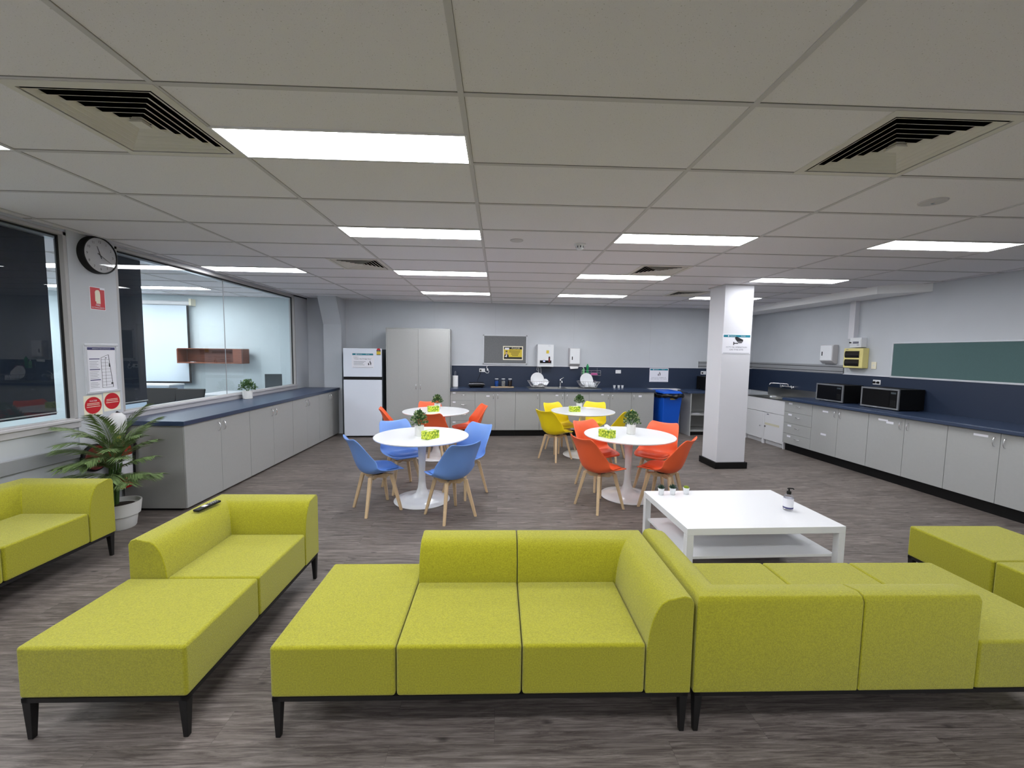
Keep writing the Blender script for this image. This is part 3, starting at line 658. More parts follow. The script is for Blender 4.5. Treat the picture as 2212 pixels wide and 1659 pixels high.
# wire shelf with bottles
t=thing('wire_shelf','small chrome wire shelf on the splashback above the right dish rack','wire shelf',K(1.76,-.013,1.215),AL)
b=MB(); W=.42
for z in (0,.055,.10): b.tube([(0,0,z),(0,-.10,z),(W,-.10,z),(W,0,z)],.003,6)
for x in [i*W/14 for i in range(15)]: b.tube([(x,0,0),(x,-.10,0)],.0015,4)
for x in (0,W*.5,W): b.tube([(x,-.10,0),(x,-.10,.10)],.002,5)
for x in (.02,W-.05): b.tube([(x,-.002,0),(x,-.002,.155)],.003,6)
b.obj('wire_frame','chrome',t,smooth=True)
def pump(name,label,loc,r,h,m,capm,cat='bottle'):
    t=thing(name,label,cat,loc,AL); MB().lathe([(r*.9,0),(r,.006),(r,h*.72),(r*.55,h*.85),(r*.35,h*.87)],18).obj('body',m,t,smooth=True)
    b=MB(); b.lathe([(r*.4,h*.87),(r*.4,h*.93),(.004,h*.94),(.004,h)],12); b.tube([(0,0,h),(-.03,-.01,h-.002)],.004,6); b.obj('pump_head',capm,t,smooth=True); return t
pump('detergent_bottle','pale green pump bottle with white cap on the wire shelf',K(1.815,-.07,1.219),.024,.165,'green_light','white')
t=thing('detergent_bottle','tall dark green bottle on the wire shelf','bottle',K(1.90,-.068,1.219),AL); MB().lathe([(.026,0),(.028,.006),(.028,.09),(.02,.13),(.03,.16),(.03,.195),(.014,.215)],18).obj('body','green',t,smooth=True); MB().lathe([(.014,.215),(.014,.235),(.006,.238)],12).obj('cap','green',t,smooth=True)
b=MB(); b.prism([(0,0),(.15,0),(.155,.02),(.13,.045),(.08,.05),(.03,.045),(-.005,.02)],-.035,.0,'y'); tag(b.obj('cleaning_cloth','pink',None,bevel=.008,loc=K(1.97,-.055,1.219),rz=AL),'folded pink cleaning cloth on the wire shelf','cloth')
# rubbish sign, pillar sign
s=teal_sign('white rubbish notice with teal header on the navy splashback above the blue bin',K(3.309,-.0135,1.08),AL,.43,.30)
tidyman(s,.22,.135,.085); text('PLACE ALL RUBBISH IN',.016,'ink_grey',s,.215,.085,-.0025,wmax=.33); text('BINS BEFORE YOU LEAVE',.016,'ink_grey',s,.215,.055,-.0025,wmax=.36)
s=teal_sign('camera notice with teal header on the front of the white pillar',K(3.062,-2.9815,1.702),AL,.435,.287)
b=MB(); k=.12; cx,cz=.19,.14
b.prism([(cx,cz+.9*k),(cx+.25*k*1,cz+.9*k),(cx+1.05*k,cz+.55*k),(cx+1.0*k,cz+.3*k),(cx+.85*k,cz+.15*k),(cx+.45*k,cz+.15*k),(cx+.0*k,cz+.65*k)],-.0032,-.0022,'y'); b.prism([(cx-.1*k,cz+.17*k),(cx+.4*k,cz+.17*k),(cx+.4*k,cz+.06*k),(cx-.1*k,cz+.06*k)],-.0032,-.0022,'y'); b.box(cx-.2*k,cx-.1*k,-.0032,-.0022,cz-.1*k,cz+.3*k)
g=b.obj('camera_pictogram','ink',s); text('CCTV',.019,'paper',g,.27,.165,-.0036)
text('CCTV IN OPERATION',.020,'ink_grey',s,.2175,.088,-.0025,wmax=.32); text('ON THIS SITE',.020,'ink_grey',s,.2175,.052,-.0025,wmax=.21)
# right wall boxes
t=thing('meter_box','small white switch box above the yellowed fuse box on the right wall','electrical box',K(5.699,-2.455,1.838),AL-PI/2); box('case','white',0,.20,-.10,0,0,.155,t,bevel=.005); box('front_cover','white',.008,.192,-.106,-.1,.03,.125,t,bevel=.003); panel('breaker_window','ink_grey',t,.06,.16,.06,.095,-.106,.001); MB().lathe([(.006,0),(.01,.01),(.01,.03),(.004,.034)],12,Matrix.Translation((.03,-.106,.078))@Matrix.Rotation(PI/2,4,'X')).obj('lock_knob','black',t,smooth=True); panel('name_plate','ink_grey',t,.13,.17,.035,.043,-.106,.001)
t=thing('fuse_box','yellowed cream fuse box with two dark windows on the right wall','electrical box',K(5.699,-2.37,1.505),AL-PI/2); box('case','cream_box',0,.335,-.11,0,0,.32,t,bevel=.01)
for z in (.165,.03): 
    b=MB(); b.prism([(-.11,z),(-.122,z+.02),(-.125,z+.055),(-.122,z+.09),(-.11,z+.11)],.03,.275,'x'); b.obj('window_flap','smoke',t,smooth=True)
panel('name_plate','ink_grey',t,.04,.08,.295,.303,-.11,.001)
t=thing('green_notice_board','long green cloth notice board with aluminium frame on the right wall','notice board',K(5.699,-3.08,1.405),AL-PI/2)
W,H=2.4,.485; box('cloth','green_felt',0,W,-.012,0,0,H,t)
b=MB(); b.box(-.012,W+.012,-.02,0,-.02,.004); b.box(-.012,W+.012,-.02,0,H-.004,H+.02); b.box(-.014,.006,-.02,0,-.02,H+.02); b.box(W-.006,W+.014,-.02,0,-.02,H+.02); b.obj('frame','alu',t,bevel=.004)
# left pier: clock, signs
t=thing('wall_clock','round black-rimmed wall clock on the pier between the windows','clock',(XL+.013,4.07,2.535),PI/2)
R_=.172
MB().lathe([(R_,0),(R_,.05),(R_-.004,.058),(R_-.012,.06),(R_-.014,.045),(R_-.014,.04)],48,Matrix.Rotation(PI/2,4,'X'),cap=False).obj('rim','black',t,smooth=True)
b=MB(); disc(b,0,0,R_-.01,-.049,-.0,48); fc=b.obj('face','white_matt',t)
for i in range(1,13):
    a=PI/2-i*PI/6; text(str(i),.022,'ink',fc,.125*math.cos(a),.125*math.sin(a)-.011,-.0498,'numeral')
def hand(L,wd,ang,nm_,y):
    b=MB(); a=PI/2-ang; d=(math.cos(a),math.sin(a)); n=(-d[1],d[0])
    P=[(-.03*d[0]+n[0]*wd,-.03*d[1]+n[1]*wd),(-.03*d[0]-n[0]*wd,-.03*d[1]-n[1]*wd),(L*d[0]-n[0]*wd*.4,L*d[1]-n[1]*wd*.4),(L*d[0]+n[0]*wd*.4,L*d[1]+n[1]*wd*.4)]
    b.prism(P,y-.001,y,'y'); return b.obj(nm_,'ink',fc)
hand(.085,.004,2*PI*(11.35/12),'hour_hand',-.051); hand(.12,.003,2*PI*(20/60.),'minute_hand',-.0525)
b=MB(); nn=48; b.add([((R_-.014)*math.cos(2*PI*i/nn),-.056,(R_-.014)*math.sin(2*PI*i/nn)) for i in range(nn)],[tuple(range(nn))]); b.obj('glass_cover','clock_glass',t)
s=thing('fire_sign','red fire extinguisher sign with white cylinder symbol below the clock','sign',(XL+.0125,3.995,2.022),PI/2)
panel('border','paper',s,0,.15,0,.215,0,.001); panel('red_field','red_ink',s,.006,.144,.006,.209,-.001,.0006); b=MB(); b.prism([(.05,.08),(.05,.17),(.06,.185),(.085,.19),(.097,.175),(.1,.15),(.1,.06),(.06,.06),(.058,.08)],-.0026,-.0016,'y'); b.obj('extinguisher_symbol','cream',s)
panel('corner_label','paper',s,.10,.144,.195,.209,-.0016,.0006); text('FIRE',.018,'paper',s,.075,.036,-.0022); text('EXTINGUISHER',.013,'paper',s,.075,.015,-.0022,wmax=.125)
s=thing('evacuation_plan','framed evacuation plan in silver snap frame on the pier','sign',(XL+.0125,3.905,1.225),PI/2)
W,H=.335,.475; panel('sheet','paper',s,0,W,0,H,0,.002)
b=MB(); f=.024; b.box(0,W,-.012,0,0,f); b.box(0,W,-.012,0,H-f,H); b.box(0,f,-.012,0,f,H-f); b.box(W-f,W,-.012,0,f,H-f); b.obj('frame','alu',s,bevel=.004)
panel('title_band','navy_ink',s,.03,W-.03,H-.06,H-.035,-.002,.0008); text('EMERGENCY EVACUATION PLAN',.008,'paper',s,W/2,H-.052,-.0035,wmax=.18)
b=MB()
for z in (.325,.225,.125): b.box(.045,.145,-.003,-.002,z,z+.008)
b.obj('section_rule','navy_ink',s)
b=MB()
for z0_ in (.305,.29,.275,.26,.245,.205,.19,.175,.16,.145,.10,.085,.07,.055): b.box(.045,.13 if int(z0_*1000)%2 else .115,-.0028,-.002,z0_,z0_+.0025)
b.obj('small_print','ink_grey',s)
b=MB()
def ln(a,c,w_=.0012):
    d=Vector((c[0]-a[0],c[1]-a[1])).normalized()*w_; n=(-d.y,d.x); b.prism([(a[0]+n[0],a[1]+n[1]),(a[0]-n[0],a[1]-n[1]),(c[0]-n[0],c[1]-n[1]),(c[0]+n[0],c[1]+n[1])],-.003,-.002,'y')
ln((.16,.05),(.16,.34)); ln((.235,.37),(.27,.05),.002); ln((.16,.34),(.235,.37)); ln((.16,.05),(.27,.05))
for i in range(9): ln((.16,.075+i*.031),(.262-i*.0033,.075+i*.031),.0008)
ln((.20,.06),(.20,.33),.0008); b.box(.236,.246,-.003,-.002,.25,.285); b.box(.20,.215,-.003,-.002,.335,.342); b.box(.25,.27,-.003,-.002,.08,.095)
b.obj('floor_plan_lines','ink',s)
for j,(y,z,l) in enumerate(((3.875,1.02,'red round WATER sticker on the pier left of the palm top'),(4.065,1.04,'red round sticker half hidden by the palm leaves'))):
    s=thing('round_sticker',l,'sticker',(XL+.0125,y,z),PI/2); W=.175; panel('backing','cream',s,0,W,0,.19,0,.001); b=MB(); disc(b,W/2,.095,.08,-.0022,-.001,36); b.obj('red_disc','red_ink',s)
    if j==0: text('WATER',.015,'paper',s,W/2,.13,-.003)
    b=MB(); [b.box(W/2-q,W/2+q,-.003,-.0022,zz,zz+.005) for q,zz in ((.058,.112),(.06,.098),(.065,.08))]; b.obj('print_lines','cream',s)
# extinguisher, hose reel, bag
t=thing('fire_extinguisher','red fire extinguisher with white label hanging behind the palm','fire extinguisher',(XL+.125,4.085,.28),0)
MB().lathe([(.07,0),(.082,.015),(.085,.05),(.085,.38),(.07,.43),(.03,.46),(.022,.48)],28).obj('cylinder','red',t,smooth=True)
MB().lathe([(.0855,.13),(.0855,.33)],28,cap=False).obj('label_wrap','paper',t,smooth=True)
b=MB(); b.box(-.012,.10,-.012,.012,.49,.503); b.box(-.012,.09,-.01,.01,.515,.525); b.cyl((0,0,.47),(0,0,.52),.018); b.obj('valve_handle','black',t,bevel=.003)
MB().tube([(0,.02,.50),(.03,.07,.50),(.08,.075,.42),(.075,.06,.25),(.07,.06,.12)],.011,8).obj('hose','black',t,smooth=True)
box('seal_tag','yellow',.03,.06,-.09,-.05,.47,.53,t); box('wall_bracket','black',-.112,-.08,-.03,.03,.32,.38,t)
t=thing('hose_reel','dark red hose reel with black rim on the pier','hose reel',(XL+.013,3.925,.62),PI/2)
MB().lathe([(.12,.0),(.13,.01),(.13,.035),(.12,.042)],36,Matrix.Rotation(PI/2,4,'X')).obj('rim','black',t,smooth=True); MB().lathe([(.115,.042),(.11,.05),(.03,.054)],36,Matrix.Rotation(PI/2,4,'X')).obj('drum','dark_red',t,smooth=True)
t=thing('white_cover_bag','white rounded plastic cover with black strap above the extinguisher','cover',(XL+.10,4.10,.815),0)
MB().lathe([(.01,-.0),(.055,.01),(.068,.06),(.07,.13),(.06,.18),(.035,.205),(.01,.21)],20).obj('cover','white_matt',t,smooth=True); MB().tube([(.0,.07,-.02),(.0,.085,.08),(.0,.065,.18),(0,.0,.215)],.012,8).obj('strap','black',t,smooth=True)
# ================================================================= COUNTER ITEMS (back)
ZT=.953
t=thing('paper_towel_roll','upright paper towel roll on a wire holder beside the cupboard','paper towel roll',K(-.905,-.20,ZT),AL)
MB().lathe([(.058,.012),(.058,.235),(.02,.235),(.02,.012)],28).obj('roll','tissue',t,smooth=True); b=MB(); b.lathe([(.065,0),(.065,.008),(.01,.01)],24); b.tube([(-.012,0,.01),(-.012,0,.31),(0,0,.325),(.012,0,.31),(.012,0,.235)],.003,6); b.obj('holder','chrome',t,smooth=True)
t=thing('sandwich_press','black sandwich press with silver handle on the back worktop','sandwich press',K(-.47,-.24,ZT),AL)
cord_mesh.v=[(x+.117,y+.227,z+.344) for x,y,z in cord_mesh.v]; cord_mesh.obj('power_cord','black',t,smooth=True)
b=MB(); b.hexa([(-.13,-.11,.01),(.13,-.11,.01),(.13,.11,.01),(-.13,.11,.01)],[(-.165,-.13,.05),(.165,-.13,.05),(.165,.12,.05),(-.165,.12,.05)]); b.obj('base','black',t,bevel=.008)
b=MB(); b.hexa([(-.165,-.13,.054),(.165,-.13,.054),(.165,.12,.054),(-.165,.12,.054)],[(-.14,-.11,.095),(.14,-.11,.095),(.14,.11,.1),(-.14,.11,.1)]); b.obj('lid','black_gloss',t,bevel=.008)
MB().tube([(-.17,-.12,.06),(-.15,-.16,.085),(-.05,-.165,.09),(.05,-.165,.09),(.15,-.16,.085),(.17,-.12,.06)],.007,8).obj('handle','chrome',t,smooth=True)
b=MB(); [b.cyl((x,y,0),(x,y,.012),.012) for x in (-.11,.11) for y in (-.09,.09)]; b.obj('foot','rubber',t)
tag(MB().prism([(-.225+.02*(math.cos(a)-1) if abs(a)>PI/2 else .225+.02*(math.cos(a)-1),.06*math.sin(a)) for a in [2*PI*i/24-PI for i in range(24)]],0,.016).obj('wooden_tray','beech',None,bevel=.004,loc=K(.085,-.20,ZT),rz=AL),'pale wooden tray with three jars on the back worktop','tray')
for x,m_,l in ((-.055,'blue_sachet','glass jar of blue sachets on the wooden tray'),(.085,'sugar','glass jar of white and brown sachets, middle of the tray'),(.225,'coffee','glass jar of dark coffee at the right end of the tray')):
    t=thing('storage_jar',l,'jar',K(x,-.20,ZT+.0165),AL,'jars on the wooden tray')
    MB().lathe([(.038,0),(.041,.006),(.041,.12),(.034,.14),(.034,.15)],22,cap=False).obj('glass','jar_glass',t,smooth=True); MB().lathe([(.036,.003),(.038,.01),(.038,.11),(.03,.118)],18).obj('contents',m_,t,smooth=True); MB().lathe([(.037,.148),(.038,.152),(.038,.165),(.034,.168)],22).obj('lid','alu',t,smooth=True)
def rack(label,loc):
    t=thing('dish_rack',label,'dish rack',loc,AL,'dish racks beside the sink'); b=MB(); hw,hd,H=.13,.13,.0
    def ring(w_,d_,z,r): b.tube([(-w_,-d_,z),(w_,-d_,z),(w_,d_,z),(-w_,d_,z)],r,6,closed=True)
    ring(.14,.13,.025,.003); ring(.16,.15,.06,.002); ring(.205,.17,.135,.004)
    for i in range(9):
        x=-.14+.035*i; k=.205/.14; b.tube([(x*k,-.17,.135),(x,-.13,.025),(x,.13,.025),(x*k,.17,.135)],.002,5)
    for i in range(7):
        y=-.12+.04*i; b.tube([(-.205,y*1.3,.135),(-.14,y,.025),(.14,y,.025),(.205,y*1.3,.135)],.002,5)
    for x in (-.12,.12):
        for y in (-.11,.11): b.tube([(x,y,.025),(x,y,.0)],.004,5)
    b.obj('wire_basket','chrome',t,smooth=True); return t
rk1=K(.80,-.30,ZT+.010); rk2=K(1.86,-.28,ZT+.010)
rack('left chrome dish rack with plates and bowls under the water heater',rk1); rack('right chrome dish rack with plates and cups',rk2)
def plate(label,base,x,y,z,r,tilt,m='white',gr='plates in the dish racks'):
    T=Matrix.Rotation(PI/2+tilt,4,'X'); b=MB(); b.lathe([(r*.5,0),(r*.62,.004),(r,.016),(r,.019),(r*.62,.008),(r*.02,.006)],40,T)
    p_=Vector(base)+Matrix.Rotation(AL,4,'Z')@Vector((x,y,z)); tag(b.obj('plate',m,None,smooth=True,loc=p_,rz=AL,angle=60),label,'plate',gr)
plate('large white plate standing at the back of the left dish rack',rk1,-.02,.02,.172,.138,-.12); plate('white plate leaning behind the bowls in the left dish rack',rk1,.0,-.04,.15,.115,-.15)
plate('large white plate standing at the back of the right dish rack',rk2,-.03,.04,.17,.135,-.12); plate('smaller white plate in front of the large one, right dish rack',rk2,.0,.0,.14,.105,-.15)
def bowl(label,base,x,y,z,r,rot):
    b=MB(); T=rot; b.lathe([(r*.4,0),(r*.45,.004),(r*.85,r*.4),(r,r*.75),(r*.96,r*.75),(r*.8,r*.42),(r*.4,.01)],28,T)
    p_=Vector(base)+Matrix.Rotation(AL,4,'Z')@Vector((x,y,z)); tag(b.obj('bowl','white',None,smooth=True,loc=p_,rz=AL,angle=70),label,'bowl','bowls in the left dish rack')
bowl('white bowl tipped on its side at the right of the left rack',rk1,.13,-.05,.10,.07,Matrix.Rotation(1.1,4,'X'))
bowl('white bowl facing down at the front left of the left rack',rk1,-.06,-.09,.085,.06,Matrix.Rotation(PI*.9,4,'X'))
bowl('white bowl in the front middle of the left rack',rk1,.03,-.10,.09,.058,Matrix.Rotation(PI*.75,4,'X'))
def cupm(label,base,x,y,z,group='cups in the right dish rack'):
    t=thing('cup',label,'cup',Vector(base)+Matrix.Rotation(AL,4,'Z')@Vector((x,y,z)),AL,group); b=MB(); b.lathe([(.04,0),(.041,.004),(.036,.075),(.028,.088),(.012,.09)],20); b.obj('body','white',t,smooth=True); MB().tube([(.037,0,.02),(.06,0,.03),(.06,0,.055),(.036,0,.065)],.004,6).obj('handle','white',t,smooth=True)
cupm('upturned white cup at the front left of the right rack',rk2,-.05,-.09,.03); cupm('upturned white cup at the front right of the right rack',rk2,.075,-.08,.03)
cupm('upturned white cup behind the other two in the right rack',rk2,.03,-.03,.03)
t0=None
for x,l in ((2.46,'small white cup, leftmost of three on the back worktop'),(2.555,'small white cup, middle of three on the back worktop'),(2.635,'small white cup, rightmost of three on the back worktop')):
    b=MB(); b.lathe([(.02,0),(.021,.002),(.027,.06),(.025,.06),(.018,.006)],18); tag(b.obj('small_cup','white',None,smooth=True,loc=K(x,-.20,ZT)),l,'cup','three small cups')
# ================================================================= BLUE BIN
t=thing('wheelie_bin','blue wheelie bin with black liner between cabinets and shelf unit','bin',K(3.50,-.40),AL+.10)
b=MB(); b.hexa([(-.17,-.22,.05),(.17,-.22,.05),(.17,.16,.05),(-.17,.16,.05)],[(-.215,-.29,.86),(.215,-.29,.86),(.215,.24,.86),(-.215,.24,.86)]); b.obj('body','bin_blue',t,bevel=.02,seg=3)
b=MB(); b.hexa([(-.225,-.30,.885),(.225,-.30,.885),(.225,.27,.885),(-.225,.27,.885)],[(-.19,-.25,.93),(.19,-.25,.93),(.19,.24,.94),(-.19,.24,.94)]); b.obj('lid','bin_blue',t,bevel=.015,seg=3)
pts=[];n=40
for i in range(n):
    a=2*PI*i/n; c,s_=math.cos(a),math.sin(a); k=(abs(c)**4+abs(s_)**4)**-.25; pts.append((.012+.245*c*k,-.025+.295*s_*k,.835+.012*math.sin(5*a)))
MB().tube(pts,[.038+.008*math.sin(i*2.3)+.005*math.sin(i*5.1) for i in range(n)],10,closed=True).obj('bin_liner','bag_black',t,smooth=True,angle=80)
b=MB(); b.cyl((-.2,.20,.10),(-.24,.20,.10),.1,n=24); b.cyl((.2,.20,.10),(.24,.20,.10),.1,n=24); b.obj('wheel','rubber',t,smooth=True)
box('foot','bin_blue',-.15,.15,-.21,-.15,0,.055,t); box('sticker','yellow_ink',-.06,.05,-.2895,-.282,.765,.79,t)
# ================================================================= ROUND TABLES & CHAIRS
def round_table(label,x,y,group='white round pedestal tables'):
    t=thing('round_table',label,'table',(x,y,0),0,group)
    MB().lathe([(.44,.705),(.515,.722),(.52,.728),(.52,.735),(.515,.738)],72).obj('tabletop','table_white',t,smooth=True,angle=30)
    MB().lathe([(.305,0),(.31,.006),(.305,.014),(.22,.028),(.12,.048),(.07,.085),(.048,.14),(.039,.22),(.036,.35),(.040,.5),(.048,.62),(.058,.69),(.08,.708)],48).obj('pedestal','table_white',t,smooth=True,angle=50)
    return t
TB=[(-.85,4.52,'round white table with blue chairs, front left'),(1.535,4.66,'round white table with orange chairs, front right beside the coffee table'),(-.985,6.42,'round white table with orange chairs near the fridge, back left'),(1.39,6.60,'round white table with yellow chairs, back right')]
rt0=round_table(TB[0][2],*TB[0][:2])
for x,y,l in TB[1:]: dup(rt0,(x,y,0),0,l)
def make_chair(color,pad,nm_):
    t=thing('dining_chair','','chair',(0,0,0),0)
    # side profile: (forward, height, half width, side lift, side forward sweep)
    P=[(.235,.428,.155,.0,.0),(.222,.440,.185,.008,0),(.15,.440,.212,.02,0),(.05,.424,.230,.042,0),(-.05,.408,.238,.07,.01),(-.12,.412,.240,.095,.04),(-.168,.445,.236,.085,.09),(-.198,.505,.230,.06,.115),(-.222,.58,.220,.03,.10),(-.243,.655,.210,.01,.078),(-.265,.725,.202,.004,.055),(-.292,.775,.188,.012,.035),(-.312,.795,.160,.02,.025)]
    nu=12; vs=[]; fs=[]
    for (fx,z,hw,li,sw) in P:
        for i in range(nu+1):
            u=-1+2*i/nu; a=abs(u)
            vs.append((fx+sw*a**2.2,u*hw,z+li*a**2.2))
    for r in range(len(P)-1):
        for i in range(nu): q=r*(nu+1)+i; fs.append((q,q+1,q+nu+2,q+nu+1))
    b=MB(); b.add(vs,fs); o=b.obj('seat_shell',color,t,smooth=True,angle=80)
    md=o.modifiers.new('thick','SOLIDIFY'); md.thickness=.013; md.offset=-1
    md=o.modifiers.new('sub','SUBSURF'); md.levels=1; md.render_levels=2
    # cushion
    vs=[];fs=[]; nr=7; n=24
    for j in range(nr+1):
        k=j/nr
        for i in range(n):
            a=2*PI*i/n; c,s_=math.cos(a),math.sin(a); q=(abs(c)**3.2+abs(s_)**3.2)**(-1/3.2)
            X=.055+.150*c*q*k; Y=.180*s_*q*k; base=.436+.04*(abs(Y)/.23)**2.2-.012*max(0,(.1-X)/.2)
            vs.append((X,Y,base+.034*(1-k**6)))
    for j in range(nr):
        for i in range(n): fs.append((j*n+i,j*n+(i+1)%n,(j+1)*n+(i+1)%n,(j+1)*n+i))
    b=MB(); b.add(vs,fs); b.obj('seat_pad',pad,t,smooth=True,angle=80)
    for a in range(4):
        T=Matrix.Rotation(PI/4+a*PI/2,4,'Z'); s=.02; f=.0135; b=MB(); xt,xb=.155,.262
        b.hexa([(xb-f,-f,0),(xb+f,-f,0),(xb+f,f,0),(xb-f,f,0)],[(xt-s,-s*.9,.385),(xt+s,-s*.9,.385),(xt+s,s*.9,.385),(xt-s,s*.9,.385)],T)
        b.obj('leg','beech',t,bevel=.005)
    b=MB()
    for a in range(2):
        T=Matrix.Rotation(PI/4+a*PI/2,4,'Z'); b.hexa([(-.10,-.014,.34),(.10,-.014,.34),(.10,.014,.34),(-.10,.014,.34)],[(-.165,-.014,.392),(.165,-.014,.392),(.165,.014,.392),(-.165,.014,.392)],T)
    b.obj('cross_frame','beech',t,bevel=.004)
    MB().lathe([(.07,.388),(.075,.40),(.06,.418)],20).obj('mount_plate','black',t,smooth=True)
    return t
CH={}
for c,s_,p_ in (('blue','blue_shell','blue_pad'),('orange','or_shell','or_pad'),('yellow','ye_shell','ye_pad')): CH[c]=[make_chair(s_,p_,c),False]
def chair(c,x,y,deg,label,group):
    r,used=CH[c]
    if not used: CH[c][1]=True; r.location=(x,y,0); r.rotation_euler.z=math.radians(deg); r['label']=label; r['group']=group; return r
    return dup(r,(x,y,0),math.radians(deg),label,group)
g='blue chairs at the front left table'
chair('blue',-1.27,4.25,37,'blue moulded chair at the front left of its table, seen from its side',g)
chair('blue',-.48,4.075,129,'blue chair nearest the camera, its back towards us',g)
chair('blue',-.385,4.74,230,'blue chair on the right side of its table, facing left',g)
chair('blue',-1.16,4.90,305,'blue chair behind its table beside the left cabinets',g)
g='orange chairs at the front right table'
chair('orange',1.115,4.32,28,'orange chair at the front left of the table beside the coffee table',g)
chair('orange',1.815,4.33,137,'orange chair with its back towards the coffee table and bottle',g)
chair('orange',1.25,5.01,297,'orange chair behind the front right table, next to the yellow chairs',g)
chair('orange',1.97,4.95,228,'orange chair behind the front right table, nearest the pillar',g)
g='orange chairs at the back left table'
chair('orange',-1.52,6.30,15,'orange chair partly hidden beside the fridge',g)
chair('orange',-.93,6.02,80,'orange chair behind the blue table, its back towards us',g)
chair('orange',-.50,6.66,200,'orange chair seen from the side in front of the drawers',g)
chair('orange',-1.12,6.90,290,'orange chair behind the back left table, in front of the tall cupboard',g)
g='yellow chairs at the back right table'
chair('yellow',.91,6.34,40,'yellow chair in front of its table, its back towards us',g)
chair('yellow',1.08,6.91,300,'yellow chair behind its table on the left',g)
chair('yellow',1.65,7.07,245,'yellow chair behind its table on the right, facing us',g)
chair('yellow',1.78,6.35,143,'yellow chair on the right of its table, seen from the side',g)
# table-top plants and tissue boxes
def plant(label,loc,h=.115,r=.05,fr=.088,fh=.15,n=420,tip=.25,seed=1,pot='pot',leaf='leaf',cat='plant',group=None,name='potted_plant',ll=.034):
    rnd=random.Random(seed); t=thing(name,label,cat,loc,seed*.7,group)
    MB().lathe([(r*.93,0),(r,.004),(r*1.03,h),(r*.92,h),(r*.9,h-.012),(.005,h-.012)],28).obj('pot',pot,t,smooth=True)
    b1=MB(); b2=MB(); st=MB()
    for i in range(n):
        ph=rnd.uniform(0,2*PI); el=rnd.uniform(.02,1.45); q=rnd.uniform(.45,1)
        d=Vector((math.cos(ph)*math.cos(el),math.sin(ph)*math.cos(el),math.sin(el)))
        c=Vector((0,0,h))+Vector((d.x*fr*q,d.y*fr*q,d.z*fh*q+.01))
        nrm=(d+Vector((rnd.uniform(-.6,.6),rnd.uniform(-.6,.6),rnd.uniform(-.2,.7)))).normalized()
        u=nrm.cross(Vector((rnd.uniform(-1,1),rnd.uniform(-1,1),rnd.uniform(-1,1)))).normalized(); L=ll*rnd.uniform(.55,1.0); v_=nrm.cross(u)
        e=c+nrm*L; mid=c+nrm*L*.5
        (b2 if rnd.random()<tip else b1).add([c,mid+u*L*.36,e+v_*L*.1,mid-u*L*.36,mid+v_*L*.06],[(0,1,4),(1,2,4),(2,3,4),(3,0,4)])
    for i in range(10):
        a=i*.63; st.tube([(.01*math.cos(a),.01*math.sin(a),h-.01),(fr*.5*math.cos(a),fr*.5*math.sin(a),h+fh*.6)],.0018,4)
    b1.obj('foliage',leaf,t); 
    if b2.v: b2.obj('pale_leaves','leaf_tip',t)
    st.obj('stem','stem',t); return t
gp='leafy plants in white pots'
plant('leafy plant in a white pot on the blue chairs table',(-.875,4.50,.738),seed=1,group=gp)
plant('leafy plant in a white pot on the front orange table',(1.57,4.70,.738),seed=2,group=gp)
plant('leafy plant in a white pot on the back left table',(-.99,6.60,.738),.10,.048,.08,.12,380,.12,3,group=gp)
plant('leafy plant in a white pot on the yellow chairs table',(1.375,6.83,.738),.10,.048,.08,.12,380,.12,4,group=gp)
plant('leafy plant in a white pot standing on the left navy worktop',(-3.74,6.16,.932),.12,.065,.115,.15,420,.05,5,group=gp)
def tissue(label,x,y,deg,pulled=False,z=.738):
    t=thing('tissue_box',label,'tissue box',(x,y,z),math.radians(deg),'lime patterned tissue boxes')
    box('carton','tissue_box',-.085,.085,-.05,.05,0,.085,t,bevel=.002,seg=1)
    b=MB(); b.prism([(.05*math.cos(a*PI/8),.018*math.sin(a*PI/8)) for a in range(16)],.0852,.0856); b.obj('opening','tissue',t)
    if pulled:
        b=MB(); b.add([(-.04,-.01,.085),(.04,-.012,.085),(.045,.01,.12),(-.005,.0,.145),(-.05,.008,.13),(-.03,.015,.085),(.03,.015,.085),(.0,-.02,.11)],[(0,1,7),(1,2,7),(2,3,7),(3,4,7),(4,0,7),(5,6,2,3),(5,3,4),(0,4,5)]); b.obj('tissue','tissue',t)
tissue('lime tissue box on the blue chairs table',-.73,4.36,52); tissue('lime tissue box with a tissue sticking out, front orange table',1.23,4.50,-57,True)
tissue('lime tissue box on the back left table',-1.02,6.36,20); tissue('lime tissue box on the yellow chairs table',1.235,6.50,5)
